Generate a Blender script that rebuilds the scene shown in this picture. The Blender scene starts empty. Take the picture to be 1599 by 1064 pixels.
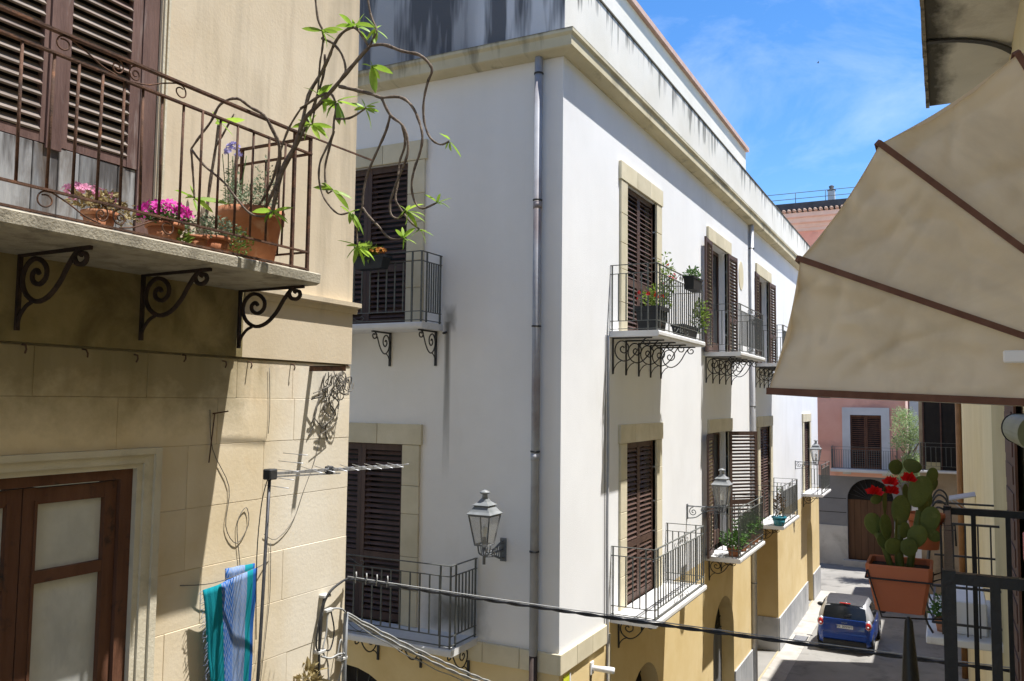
import bpy, bmesh, math, random
from mathutils import Vector, Matrix, Euler, noise as mnoise
R = math.radians
random.seed(7)
sc = bpy.context.scene
col = sc.collection

# ------------------------------------------------------------------ camera
cam_d = bpy.data.cameras.new("camera")
cam = bpy.data.objects.new("camera", cam_d)
col.objects.link(cam)
yaw, pit, rol = 0.475875, 0.070988, 0.011506
fwd = Vector((-math.sin(yaw) * math.cos(pit), math.cos(yaw) * math.cos(pit), math.sin(pit)))
rgt = Vector((math.cos(yaw), math.sin(yaw), 0))
up = rgt.cross(fwd)
r2 = math.cos(rol) * rgt + math.sin(rol) * up
u2 = -math.sin(rol) * rgt + math.cos(rol) * up
cm = Matrix((r2, u2, -fwd)).transposed().to_4x4()
cm.translation = (0, 0, 8.1)
cam.matrix_world = cm
cam_d.sensor_width = 36
cam_d.lens = 36 * 1310 / 1599
cam_d.clip_start = 0.05
cam_d.clip_end = 1000
sc.camera = cam
sc.render.resolution_x, sc.render.resolution_y = 1024, 681

# ------------------------------------------------------------------ sky, sun, exposure
sv = Vector((0.326, 0.142, 1.0)).normalized()          # towards the sun
elev = math.asin(sv.z)
azim = math.atan2(sv.x, sv.y)
w = bpy.data.worlds.new("World")
sc.world = w
w.use_nodes = True
nt = w.node_tree
nt.nodes.clear()
def wn(t, **k):
    n = nt.nodes.new(t)
    for a, b in k.items():
        setattr(n, a, b)
    return n
wo = wn("ShaderNodeOutputWorld")
bg = wn("ShaderNodeBackground")
bg.inputs["Strength"].default_value = 0.115
sky = wn("ShaderNodeTexSky", sky_type='NISHITA', sun_disc=False)
sky.sun_elevation = elev
sky.sun_rotation = azim
sky.air_density = 1.0
sky.dust_density = 0.15
sky.ozone_density = 3.5
tc = wn("ShaderNodeTexCoord")
mp = wn("ShaderNodeMapping")
mp.inputs["Scale"].default_value = (2.2, 1.2, 5.0)
mp.inputs["Rotation"].default_value = (0.5, 0.35, 0.4)
nz = wn("ShaderNodeTexNoise")
nz.inputs["Scale"].default_value = 1.7
nz.inputs["Detail"].default_value = 7
nz.inputs["Roughness"].default_value = 0.62
nz.inputs["Distortion"].default_value = 0.5
cr = wn("ShaderNodeValToRGB")
cr.color_ramp.elements[0].position = 0.47
cr.color_ramp.elements[0].color = (0, 0, 0, 1)
cr.color_ramp.elements[1].position = 0.85
cr.color_ramp.elements[1].color = (0.30, 0.30, 0.30, 1)
mx = wn("ShaderNodeMix", data_type='RGBA')
mx.inputs["B"].default_value = (6.0, 6.4, 7.0, 1)
nt.links.new(tc.outputs["Generated"], mp.inputs["Vector"])
nt.links.new(mp.outputs[0], nz.inputs["Vector"])
nt.links.new(nz.outputs["Fac"], cr.inputs[0])
nt.links.new(cr.outputs[0], mx.inputs["Factor"])
hs = wn("ShaderNodeHueSaturation")
hs.inputs["Saturation"].default_value = 1.27
hs.inputs["Value"].default_value = 0.90
hs.inputs["Hue"].default_value = 0.504
nt.links.new(sky.outputs[0], hs.inputs["Color"])
nt.links.new(hs.outputs[0], mx.inputs["A"])
nt.links.new(mx.outputs["Result"], bg.inputs["Color"])
nt.links.new(bg.outputs[0], wo.inputs[0])

sun_d = bpy.data.lights.new("sun", 'SUN')
sun_d.energy = 4.05
sun_d.angle = R(0.53)
sun_d.color = (1.0, 0.975, 0.94)
sun = bpy.data.objects.new("sun", sun_d)
col.objects.link(sun)
sun.rotation_euler = (-sv).to_track_quat('-Z', 'Y').to_euler()
sun.location = (10, 10, 40)

sc.view_settings.view_transform = 'Standard'
sc.view_settings.look = 'None'
sc.view_settings.gamma = 1
sc.view_settings.exposure = 1.1
sc.view_settings.use_curve_mapping = False
sc.cycles.max_bounces = 10
sc.cycles.diffuse_bounces = 7
sc.cycles.transparent_max_bounces = 12
sc.cycles.use_denoising = True

# ------------------------------------------------------------------ mesh helpers
class MB:
    def __init__(s):
        s.v, s.f, s.sm = [], [], []
    def add(s, vs, fs, smooth=False):
        o = len(s.v)
        s.v += [tuple(p) for p in vs]
        s.f += [tuple(i + o for i in f) for f in fs]
        s.sm += [smooth] * len(fs)
        return s
    def quad(s, a, b, c, d):
        return s.add([a, b, c, d], [(0, 1, 2, 3)])
    def box(s, x0, x1, y0, y1, z0, z1):
        v = [(x, y, z) for z in (z0, z1) for y in (y0, y1) for x in (x0, x1)]
        return s.add(v, [(0, 2, 3, 1), (4, 5, 7, 6), (0, 1, 5, 4), (2, 6, 7, 3), (0, 4, 6, 2), (1, 3, 7, 5)])
    def cbox(s, x0, x1, y0, y1, z0, z1, c=0.01):
        bm = bmesh.new()
        bmesh.ops.create_cube(bm, size=1)
        for q in bm.verts:
            q.co = Vector(((x0 + x1) / 2 + q.co.x * (x1 - x0), (y0 + y1) / 2 + q.co.y * (y1 - y0), (z0 + z1) / 2 + q.co.z * (z1 - z0)))
        bmesh.ops.bevel(bm, geom=bm.edges[:], offset=c, segments=1, affect='EDGES')
        s.bm(bm)
        return s
    def bm(s, bm, smooth=False):
        bm.verts.ensure_lookup_table()
        for i, q in enumerate(bm.verts):
            q.index = i
        s.add([q.co[:] for q in bm.verts], [[q.index for q in f.verts] for f in bm.faces], smooth)
        bm.free()
        return s
    def sweep(s, pts, prof, hint=(0, 0, 1), scl=None, cap=True, smooth=False, closed=False):
        pts = [Vector(p) for p in pts]
        n = len(pts); m = len(prof)
        h = Vector(hint)
        vs = []
        pn = None
        for i, p in enumerate(pts):
            if closed:
                t = pts[(i + 1) % n] - pts[i - 1]
            else:
                t = pts[min(i + 1, n - 1)] - pts[max(i - 1, 0)]
            if t.length < 1e-9:
                t = Vector((0, 0, 1))
            t.normalize()
            if pn is None:
                a = h - t * h.dot(t)
                if a.length < 1e-4:
                    h2 = Vector((1, 0, 0)) if abs(t.x) < .9 else Vector((0, 1, 0))
                    a = h2 - t * h2.dot(t)
            else:
                a = pn - t * pn.dot(t)
                if a.length < 1e-5:
                    a = t.orthogonal()
            a.normalize()
            pn = a
            b = t.cross(a)
            k = scl[i] if scl else 1
            for (u, q) in prof:
                vs.append(p + a * (u * k) + b * (q * k))
        fs = []
        for i in range(n if closed else n - 1):
            for j in range(m):
                i2 = (i + 1) % n
                fs.append((i * m + j, i * m + (j + 1) % m, i2 * m + (j + 1) % m, i2 * m + j))
        if cap and not closed:
            fs.append(tuple(range(m))[::-1])
            fs.append(tuple((n - 1) * m + j for j in range(m)))
        return s.add(vs, fs, smooth)
    def tube(s, pts, r, n=6, hint=(0, 0, 1), cap=True, smooth=True, closed=False):
        prof = [(math.cos(2 * math.pi * j / n), math.sin(2 * math.pi * j / n)) for j in range(n)]
        sc_ = list(r) if hasattr(r, '__len__') else [r] * len(pts)
        return s.sweep(pts, prof, hint, sc_, cap, smooth, closed)
    def bar(s, a, b, w, t, hint=(0, 0, 1)):
        """rectangular bar from a to b: w along hint, t across"""
        return s.sweep([a, b], [(-w / 2, -t / 2), (w / 2, -t / 2), (w / 2, t / 2), (-w / 2, t / 2)], hint)
    def flat(s, pts, w, t, hint):
        return s.sweep(pts, [(-w / 2, -t / 2), (w / 2, -t / 2), (w / 2, t / 2), (-w / 2, t / 2)], hint)
    def lathe(s, prof, n=16, c=(0, 0, 0), smooth=True, sq=None):
        vs, fs = [], []
        for (r, z) in prof:
            for j in range(n):
                a = 2 * math.pi * (j + .5) / n
                vs.append((c[0] + r * math.cos(a), c[1] + r * math.sin(a), c[2] + z))
        for i in range(len(prof) - 1):
            for j in range(n):
                fs.append((i * n + j, i * n + (j + 1) % n, (i + 1) * n + (j + 1) % n, (i + 1) * n + j))
        fs.append(tuple(range(n))[::-1])
        fs.append(tuple((len(prof) - 1) * n + j for j in range(n)))
        return s.add(vs, fs, smooth)
    def prism(s, out, a0, a1, f):
        """extrude 2d outline between a0 and a1; f(u, v, a) -> xyz"""
        n = len(out)
        vs = [f(u, v, a0) for u, v in out] + [f(u, v, a1) for u, v in out]
        fs = [tuple(range(n)), tuple(range(n, 2 * n))[::-1]]
        for i in range(n):
            j = (i + 1) % n
            fs.append((i, i + n, j + n, j))
        return s.add(vs, fs)
    def mesh(s, name, fix=True):
        me = bpy.data.meshes.new(name)
        me.from_pydata(s.v, [], s.f)
        me.polygons.foreach_set("use_smooth", s.sm)
        if fix:
            b = bmesh.new(); b.from_mesh(me)
            bmesh.ops.recalc_face_normals(b, faces=b.faces)
            b.to_mesh(me); b.free()
        me.update()
        return me
    def build(s, name, m, parent=None, loc=(0, 0, 0), rot=(0, 0, 0), fix=True):
        me = s.mesh(name, fix)
        return obj(name, me, m, parent, loc, rot)

def obj(name, me, m=None, parent=None, loc=(0, 0, 0), rot=(0, 0, 0), scale=(1, 1, 1)):
    o = bpy.data.objects.new(name, me)
    if m is not None and me is not None and not me.materials:
        me.materials.append(m)
    col.objects.link(o)
    o.location = loc
    o.rotation_euler = rot
    o.scale = scale
    if parent is not None:
        o.parent = parent
    return o
def empty(name, loc=(0, 0, 0), rz=0, parent=None):
    o = bpy.data.objects.new(name, None)
    col.objects.link(o)
    o.location = loc
    o.rotation_euler = (0, 0, rz)
    o.empty_display_size = .2
    if parent is not None:
        o.parent = parent
    return o
def tag(o, label=None, cat=None, group=None, kind=None):
    if label: o["label"] = label
    if cat: o["category"] = cat
    if group: o["group"] = group
    if kind: o["kind"] = kind
    return o
def arc(c, r, a0, a1, n=12):
    return [(c[0] + r * math.cos(R(a0 + (a1 - a0) * i / n)), c[1] + r * math.sin(R(a0 + (a1 - a0) * i / n))) for i in range(n + 1)]
def spiral(c, r0, r1, a0, a1, n=26):
    o = []
    for i in range(n + 1):
        t = i / n
        r = r0 + (r1 - r0) * t ** .8
        a = R(a0 + (a1 - a0) * t)
        o.append((c[0] + r * math.cos(a), c[1] + r * math.sin(a)))
    return o
def smooth_line(pts, k=4):
    """Catmull-Rom through pts (any dimension)"""
    P = [Vector(p) for p in pts]
    out = []
    for i in range(len(P) - 1):
        p0, p1, p2, p3 = P[max(i - 1, 0)], P[i], P[i + 1], P[min(i + 2, len(P) - 1)]
        for j in range(k):
            t = j / k
            out.append(.5 * ((2 * p1) + (p2 - p0) * t + (2 * p0 - 5 * p1 + 4 * p2 - p3) * t * t + (3 * p1 - p0 - 3 * p2 + p3) * t ** 3))
    out.append(P[-1])
    return out

# ------------------------------------------------------------------ materials
def mat(name, c1, c2=None, rough=.8, scale=3., bump=0., bscale=60., detail=6, metal=0., spec=.3, rnd=0., trans=0.,
        stretch=(1, 1, 1), space='world', contrast=(.35, .7), c3=None, c3scale=1.0, c3range=(.55, .75), c3stretch=(1, 1, 1), coat=0., emit=None):
    m = bpy.data.materials.new(name)
    m.use_nodes = True
    t = m.node_tree
    N, L = t.nodes, t.links
    b = N["Principled BSDF"]
    b.inputs["Roughness"].default_value = rough
    b.inputs["Metallic"].default_value = metal
    b.inputs["Specular IOR Level"].default_value = spec
    b.inputs["Coat Weight"].default_value = coat
    if c2 is None:
        c2 = c1
    if space == 'world':
        g = N.new("ShaderNodeNewGeometry").outputs["Position"]
    else:
        g = N.new("ShaderNodeTexCoord").outputs["Object"]
    def nz(sc_, st, det=detail, dist=0.):
        mpn = N.new("ShaderNodeMapping")
        mpn.inputs["Scale"].default_value = st
        L.new(g, mpn.inputs["Vector"])
        n = N.new("ShaderNodeTexNoise")
        n.inputs["Scale"].default_value = sc_
        n.inputs["Detail"].default_value = det
        n.inputs["Roughness"].default_value = .6
        n.inputs["Distortion"].default_value = dist
        L.new(mpn.outputs[0], n.inputs["Vector"])
        return n.outputs["Fac"]
    def ramp(inp, a, bb, ca=(0, 0, 0, 1), cb=(1, 1, 1, 1)):
        r_ = N.new("ShaderNodeValToRGB")
        r_.color_ramp.elements[0].position = a
        r_.color_ramp.elements[1].position = bb
        r_.color_ramp.elements[0].color = ca
        r_.color_ramp.elements[1].color = cb
        L.new(inp, r_.inputs[0])
        return r_.outputs[0]
    def mixc(f, a, bb):
        x = N.new("ShaderNodeMix")
        x.data_type = 'RGBA'
        if isinstance(f, float): x.inputs["Factor"].default_value = f
        else: L.new(f, x.inputs["Factor"])
        for k, q in (("A", a), ("B", bb)):
            if isinstance(q, tuple): x.inputs[k].default_value = q
            else: L.new(q, x.inputs[k])
        return x.outputs["Result"]
    c = ramp(nz(scale, stretch), contrast[0], contrast[1], (*c1, 1), (*c2, 1))
    if c3:
        c = mixc(ramp(nz(c3scale, c3stretch, 8, .4), c3range[0], c3range[1]), c, (*c3, 1))
    if rnd:
        oi = N.new("ShaderNodeObjectInfo")
        hs = N.new("ShaderNodeHueSaturation")
        mr = N.new("ShaderNodeMapRange")
        mr.inputs["To Min"].default_value = 1 - rnd
        mr.inputs["To Max"].default_value = 1 + rnd
        L.new(oi.outputs["Random"], mr.inputs["Value"])
        L.new(mr.outputs[0], hs.inputs["Value"])
        L.new(c, hs.inputs["Color"])
        c = hs.outputs[0]
    L.new(c, b.inputs["Base Color"])
    if bump:
        bn = N.new("ShaderNodeBump")
        bn.inputs["Strength"].default_value = bump
        bn.inputs["Distance"].default_value = .02
        L.new(nz(bscale, stretch, 5), bn.inputs["Height"])
        L.new(bn.outputs[0], b.inputs["Normal"])
    if trans:
        tr = N.new("ShaderNodeBsdfTranslucent")
        L.new(c, tr.inputs["Color"])
        ms = N.new("ShaderNodeMixShader")
        ms.inputs[0].default_value = trans
        L.new(b.outputs[0], ms.inputs[1])
        L.new(tr.outputs[0], ms.inputs[2])
        L.new(ms.outputs[0], N["Material Output"].inputs["Surface"])
    m["_c"] = 1
    m.use_backface_culling = False
    return m

def add_streaks(m, ztop, length, colr, freq=3.0, thr=(.5, .62), amount=.9, along=(1, 1)):
    """rain-washed grime running down from a ledge at height ztop"""
    t = m.node_tree
    N, L = t.nodes, t.links
    b = N["Principled BSDF"]
    src = b.inputs["Base Color"].links[0].from_socket
    g = N.new("ShaderNodeNewGeometry").outputs["Position"]
    def mth(op, a, bb=None, clamp=False):
        x = N.new("ShaderNodeMath"); x.operation = op; x.use_clamp = clamp
        for i, q in enumerate((a, bb)):
            if q is None: continue
            if isinstance(q, (int, float)): x.inputs[i].default_value = q
            else: L.new(q, x.inputs[i])
        return x.outputs[0]
    mp_ = N.new("ShaderNodeMapping")
    mp_.inputs["Scale"].default_value = (along[0], along[1], .10)
    L.new(g, mp_.inputs["Vector"])
    n = N.new("ShaderNodeTexNoise")
    n.inputs["Scale"].default_value = freq
    n.inputs["Detail"].default_value = 4
    n.inputs["Roughness"].default_value = .65
    L.new(mp_.outputs[0], n.inputs["Vector"])
    n2 = N.new("ShaderNodeTexNoise")
    n2.inputs["Scale"].default_value = freq * .33
    n2.inputs["Detail"].default_value = 2
    L.new(mp_.outputs[0], n2.inputs["Vector"])
    sp = N.new("ShaderNodeSeparateXYZ")
    L.new(g, sp.inputs[0])
    d = mth('SUBTRACT', ztop, sp.outputs["Z"])                       # distance below the ledge
    ln = mth('MULTIPLY', n2.outputs["Fac"], length * 2)
    k = mth('SUBTRACT', 1.0, mth('DIVIDE', d, ln), True)
    k = mth('MULTIPLY', mth('POWER', k, .6), .22)
    v = mth('ADD', n.outputs["Fac"], mth('SUBTRACT', k, .16))
    mr = N.new("ShaderNodeMapRange")
    mr.inputs["From Min"].default_value = thr[0]
    mr.inputs["From Max"].default_value = thr[1]
    L.new(v, mr.inputs["Value"])
    f = mth('MULTIPLY', mr.outputs[0], mth('MULTIPLY', mth('GREATER_THAN', k, .001), amount))
    f = mth('MULTIPLY', f, mth('MINIMUM', mth('MULTIPLY', k, 14.0), 1.0))
    x = N.new("ShaderNodeMix"); x.data_type = 'RGBA'
    L.new(f, x.inputs["Factor"])
    L.new(src, x.inputs["A"])
    x.inputs["B"].default_value = (*colr, 1)
    L.new(x.outputs["Result"], b.inputs["Base Color"])
    return m

def add_zone(m, colr, wv, off, width, nscale=3., namp=.6, amount=.9, stretch=(1, 1, 1), absolute=False):
    """grime and painted shade gathered at one place of a surface: strongest where dot(pos, wv) is near off"""
    t = m.node_tree
    N, L = t.nodes, t.links
    b = N["Principled BSDF"]
    src = b.inputs["Base Color"].links[0].from_socket
    g = N.new("ShaderNodeNewGeometry").outputs["Position"]
    def mth(op, a, bb=None, clamp=False):
        x = N.new("ShaderNodeMath"); x.operation = op; x.use_clamp = clamp
        for i, q in enumerate((a, bb)):
            if q is None: continue
            if isinstance(q, (int, float)): x.inputs[i].default_value = q
            else: L.new(q, x.inputs[i])
        return x.outputs[0]
    f = None
    for (w_, o_, wd_, ab) in (zip(wv, off, width, absolute) if isinstance(off, (list, tuple)) else ((wv, off, width, absolute),)):
        vm = N.new("ShaderNodeVectorMath"); vm.operation = 'DOT_PRODUCT'
        L.new(g, vm.inputs[0]); vm.inputs[1].default_value = w_
        d = mth('SUBTRACT', vm.outputs["Value"], o_)
        if ab: d = mth('ABSOLUTE', d)
        k = mth('SUBTRACT', 1.0, mth('DIVIDE', d, wd_))
        k = mth('MINIMUM', k, 1.0)
        f = k if f is None else mth('MINIMUM', f, k)
    mp_ = N.new("ShaderNodeMapping"); mp_.inputs["Scale"].default_value = stretch
    L.new(g, mp_.inputs["Vector"])
    n = N.new("ShaderNodeTexNoise"); n.inputs["Scale"].default_value = nscale; n.inputs["Detail"].default_value = 7; n.inputs["Roughness"].default_value = .65
    L.new(mp_.outputs[0], n.inputs["Vector"])
    v = mth('ADD', f, mth('MULTIPLY', mth('SUBTRACT', n.outputs["Fac"], .55), namp * 2))
    mr = N.new("ShaderNodeMapRange"); mr.inputs["From Min"].default_value = .15; mr.inputs["From Max"].default_value = .75; mr.inputs["To Max"].default_value = amount
    L.new(v, mr.inputs["Value"])
    x = N.new("ShaderNodeMix"); x.data_type = 'RGBA'
    L.new(mr.outputs[0], x.inputs["Factor"]); L.new(src, x.inputs["A"]); x.inputs["B"].default_value = (*colr, 1)
    L.new(x.outputs["Result"], b.inputs["Base Color"])
    return m

def glass_mat(name, tint, rough=.05, alpha=.35):
    m = bpy.data.materials.new(name)
    m.use_nodes = True
    t = m.node_tree; N, L = t.nodes, t.links
    b = N["Principled BSDF"]
    b.inputs["Base Color"].default_value = (*tint, 1)
    b.inputs["Roughness"].default_value = rough
    b.inputs["Specular IOR Level"].default_value = .6
    nzn = N.new("ShaderNodeTexNoise"); nzn.inputs["Scale"].default_value = 6
    mr = N.new("ShaderNodeMapRange")
    mr.inputs["To Min"].default_value = alpha - .06; mr.inputs["To Max"].default_value = alpha + .1
    L.new(nzn.outputs["Fac"], mr.inputs["Value"])
    L.new(mr.outputs[0], b.inputs["Alpha"])
    return m

M = {}
M['white'] = mat('white_plaster', (.79, .788, .785), (.85, .85, .85), .9, .6, .22, 60, c3=(.70, .69, .665), c3scale=.9, c3range=(.56, .88), c3stretch=(1, 1, .3))
add_streaks(M['white'], 9.22, .9, (.50, .48, .44), 2.0, (.52, .80), .06, (1, 1))
M['white_alley'] = mat('white_alley_plaster', (.81, .79, .755), (.87, .85, .82), .9, .6, .22, 60, c3=(.70, .665, .61), c3scale=.8, c3range=(.55, .9), c3stretch=(1, 1, .3))
add_streaks(M['white_alley'], 9.2, 2.6, (.56, .52, .44), 1.2, (.5, .85), .12, (1, 1))
add_streaks(M['white_alley'], 13.34, 1.6, (.55, .53, .50), 1.0, (.5, .85), .07, (1, 1))
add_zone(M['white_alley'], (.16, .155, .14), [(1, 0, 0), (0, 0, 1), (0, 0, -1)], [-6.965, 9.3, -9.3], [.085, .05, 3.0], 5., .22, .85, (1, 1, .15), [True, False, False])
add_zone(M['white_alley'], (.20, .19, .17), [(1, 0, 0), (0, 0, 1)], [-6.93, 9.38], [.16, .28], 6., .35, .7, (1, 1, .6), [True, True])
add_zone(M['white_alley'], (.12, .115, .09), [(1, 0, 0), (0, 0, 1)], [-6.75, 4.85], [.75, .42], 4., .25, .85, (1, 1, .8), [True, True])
M['parapet'] = mat('parapet_plaster', (.70, .67, .58), (.80, .77, .69), .9, .8, .2, 40)
M['parapet_cross'] = mat('weathered_parapet_plaster', (.66, .65, .64), (.76, .75, .74), .95, .8, .2, 40)
add_zone(M['parapet_cross'], (.34, .335, .33), (1, 0, 0), -6.75, .45, 3.2, .34, .8, (1, .1, .08))
M['cornice'] = mat('cornice_plaster', (.56, .49, .32), (.68, .61, .43), .9, 1.2, .2, 40, c3=(.22, .19, .13), c3scale=1.6, c3range=(.6, .75), c3stretch=(1, 1, .4))
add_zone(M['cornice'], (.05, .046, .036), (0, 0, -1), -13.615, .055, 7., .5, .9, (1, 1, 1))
add_streaks(M['cornice'], 13.6, .5, (.10, .085, .06), 2.6, (.52, .66), .6, (1, .15))
M['stone'] = mat('tufa_stone', (.60, .535, .375), (.70, .63, .465), .9, 2.5, .25, 70, rnd=.07)
M['mortar'] = mat('mortar', (.36, .31, .2), (.42, .36, .24), .95, 8)
M['ochre'] = mat('ochre_plaster', (.69, .525, .255), (.77, .615, .345), .92, .9, .15, 40, c3=(.61, .445, .205), c3scale=.8, c3range=(.55, .8))
M['plinth'] = mat('grey_marble_slab', (.36, .37, .38), (.50, .50, .50), .6, 1.4, .1, 30, rnd=.10, c3=(.24, .24, .25), c3scale=3.5, c3range=(.58, .75), c3stretch=(1, 1, .5))
M['shutter'] = mat('dark_brown_shutter', (.072, .042, .032), (.105, .062, .048), .55, 6, .15, 80, stretch=(1, 1, .2), rnd=.18)
M['iron'] = mat('grey_green_iron', (.075, .080, .072), (.125, .13, .118), .5, 20, .1, 100, spec=.5, c3=(.12, .10, .08), c3scale=9, c3range=(.6, .75))
M['iron_dark'] = mat('black_iron', (.012, .012, .013), (.03, .028, .028), .45, 20, .15, 90, spec=.5)
M['rust'] = mat('rusty_iron', (.055, .032, .022), (.15, .075, .045), .85, 14, .3, 90, c3=(.22, .10, .05), c3scale=9, c3range=(.58, .72))
M['marble'] = mat('white_marble_slab', (.62, .61, .59), (.75, .74, .72), .55, 2.2, .05, 30, c3=(.42, .40, .37), c3scale=3, c3range=(.6, .8))
M['dark'] = mat('dark_interior', (.012, .010, .009), (.02, .017, .015), .8, 3)
M['door_glass'] = mat('dark_window_glass', (.015, .016, .018), (.03, .03, .032), .3, 2, spec=.3)
M['pipe'] = mat('grey_zinc_pipe', (.34, .345, .365), (.45, .45, .465), .6, 2.0, .08, 30, metal=.1, c3=(.20, .14, .13), c3scale=.7, c3range=(.5, .75))
M['pipe_white'] = mat('pale_painted_pipe', (.42, .42, .43), (.52, .52, .53), .5, 3)
M['clamp'] = mat('dark_clamp', (.03, .03, .03), (.05, .05, .05), .5, 10)

WK = set()
def wempty(name, loc):
    o = empty(name, loc)
    WK.add(o.name)
    return o
_obj0 = obj
def obj(name, me, m=None, parent=None, loc=(0, 0, 0), rot=(0, 0, 0), scale=(1, 1, 1)):
    o = _obj0(name, me, m, parent, loc, rot, scale)
    if parent is not None and parent.name in WK:
        o.matrix_parent_inverse = parent.matrix_basis.inverted()
    return o

# ------------------------------------------------------------------ ground
M['street'] = mat('worn_street_asphalt', (.215, .205, .188), (.285, .273, .25), .9, .6, .3, 50, c3=(.15, .143, .132), c3scale=1.3, c3range=(.52, .7))
M['paving'] = mat('pale_stone_gutter', (.34, .32, .285), (.44, .415, .375), .9, 1.8, .3, 50, c3=(.22, .21, .19), c3scale=2.2, c3range=(.55, .72))
o = MB().quad((-250, -250, 0), (250, -250, 0), (250, 250, 0), (-250, 250, 0)).build('street', M['street'])
tag(o, kind='structure')
g = MB()
g.box(-4.995, -4.35, 12.5, 39.2, -.02, .012)
o = g.build('pavement', M['paving']); tag(o, kind='structure')

# ------------------------------------------------------------------ walls with openings
def wall_holes(mb, P, u0, u1, z0, z1, holes, depth):
    us = sorted({u0, u1, *[h[k] for h in holes for k in (0, 1)]})
    zs = sorted({z0, z1, *[min(max(h[k], z0), z1) for h in holes for k in (2, 3)]})
    for i in range(len(us) - 1):
        for j in range(len(zs) - 1):
            uc, zc = (us[i] + us[i + 1]) / 2, (zs[j] + zs[j + 1]) / 2
            if any(h[0] < uc < h[1] and h[2] < zc < h[3] for h in holes):
                continue
            mb.quad(P(us[i], zs[j], 0), P(us[i + 1], zs[j], 0), P(us[i + 1], zs[j + 1], 0), P(us[i], zs[j + 1], 0))
    for h in holes:
        a, b, c, d = h[:4]
        ah = h[4] if len(h) > 4 else 0
        dp = h[5] if len(h) > 5 else depth
        zt = d - ah
        mb.quad(P(a, c, 0), P(a, zt, 0), P(a, zt, dp), P(a, c, dp))
        mb.quad(P(b, c, 0), P(b, zt, 0), P(b, zt, dp), P(b, c, dp))
        if not ah:
            mb.quad(P(a, d, 0), P(b, d, 0), P(b, d, dp), P(a, d, dp))
        else:
            m_, hw = (a + b) / 2, (b - a) / 2
            ar = [(m_ - hw * math.cos(math.pi * k / 16), zt + ah * math.sin(math.pi * k / 16)) for k in range(17)]
            for k in range(16):
                p, q = ar[k], ar[k + 1]
                mb.quad(P(p[0], p[1], 0), P(q[0], q[1], 0), P(q[0], q[1], dp), P(p[0], p[1], dp))
                cu = a if k < 8 else b
                mb.add([P(cu, d, 0), P(p[0], p[1], 0), P(q[0], q[1], 0)], [(0, 1, 2)])
                if k == 7:
                    mb.add([P(a, d, 0), P(q[0], q[1], 0), P(b, d, 0)], [(0, 1, 2)])

WX, CY = -5.0, 11.29                     # planes of the white house
SP = lambda u, z, d: (WX - d, u, z)       # street facade, u = y
CP = lambda u, z, d: (u, CY + d, z)       # alley facade, u = x

white = wempty('white_house', (WX - 3, 20, 0))
tag(white, 'white plastered corner house over an ochre ground floor with streaked parapet', 'house')
UZ0, UZ1, LZ0, LZ1 = 9.28, 12.0, 4.53, 7.37
DO = {'A': (14.08, 15.80), 'B': (20.2, 21.93), 'C': (26.05, 27.75), 'D': (34.95, 36.5)}
CD = (-9.48, -7.76)
mb = MB()
hol = [(a, b, UZ0, UZ1) for k, (a, b) in DO.items()] + [(a, b, LZ0, LZ1) for a, b in DO.values()]
wall_holes(mb, SP, CY, 39.2, 4.47, 13.32, hol, .3)
mc = MB()
wall_holes(mc, CP, -15, WX, 4.47, 13.32, [(*CD, UZ0, UZ1), (*CD, LZ0, LZ1)], .3)
mc.build('alley_wall', M['white_alley'], white, fix=False)
mb.quad((WX, 39.2, 4.47), (-15, 39.2, 4.47), (-15, 39.2, 13.32), (WX, 39.2, 13.32))
mb.quad((-15, CY, 4.47), (-15, 39.2, 4.47), (-15, 39.2, 13.32), (-15, CY, 13.32))
mb.quad((-15, CY, 13.7), (-5.2, CY, 13.7), (-5.2, 39.2, 13.7), (-15, 39.2, 13.7))
mb.build('upper_wall', M['white'], white, fix=False)
mb = MB()
arches = [(14.25, 16.1, 0, 3.3, .92), (20.27, 22.47, 0, 3.28, 1.05), (35.5, 37.05, 0, 3.4, .8)]
wall_holes(mb, SP, CY, 39.2, 0, 4.47, [*arches, (25.12, 29.0, 0, 4.3, 0, 2.4)], .35)
wall_holes(mb, CP, -15, WX, 0, 4.47, [(-10.0, -7.6, 0, 3.76, 1.1)], .35)
mb.quad((-15, CY, 0), (-15, 39.2, 0), (-15, 39.2, 4.47), (-15, CY, 4.47))
mb.quad((WX, 39.2, 0), (-15, 39.2, 0), (-15, 39.2, 4.47), (WX, 39.2, 4.47))
mb.build('ground_floor_wall', M['ochre'], white, fix=False)
# passage: back wall and soffit join
MB().box(-7.6, -7.4, 25.0, 29.1, 0, 4.4).build('passage_back_wall', M['ochre'], white)
# plank doors in the arches
M['grey_door'] = mat('weathered_grey_door', (.13, .135, .14), (.24, .24, .245), .8, 3, .2, 60, stretch=(1, 1, .15), rnd=.15)
for (a, b, c, d, ah) in arches:
    n = 7
    dw = (b - a) / n
    leaf = MB()
    leaf.box(WX - .40, WX - .36, a - .02, b + .02, 0, d + .02)
    leaf = leaf.build('arched_door', M['dark'], white)
    pm = MB().cbox(-.02, .02, -dw / 2 + .004, dw / 2 - .004, 0, d - ah + .02, .006).mesh('plank')
    for i in range(n):
        obj('plank', pm, M['grey_door'], leaf, (WX - .335, a + dw * (i + .5), .02))
    f = MB()
    for k in range(1, 10):
        an = math.pi * k / 10
        f.tube([(WX - .33, (a + b) / 2, d - ah + .02), (WX - .33, (a + b) / 2 + (b - a) / 2 * math.cos(an), d - ah + ah * math.sin(an))], .011, 5)
    f.build('fanlight_grille', M['iron_dark'], leaf)
a, b, d, ah = -10.0, -7.6, 3.76, 1.1
leaf = MB().box(a, b, CY + .36, CY + .4, 0, d).build('arched_door', M['dark'], white)
f = MB()
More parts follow.
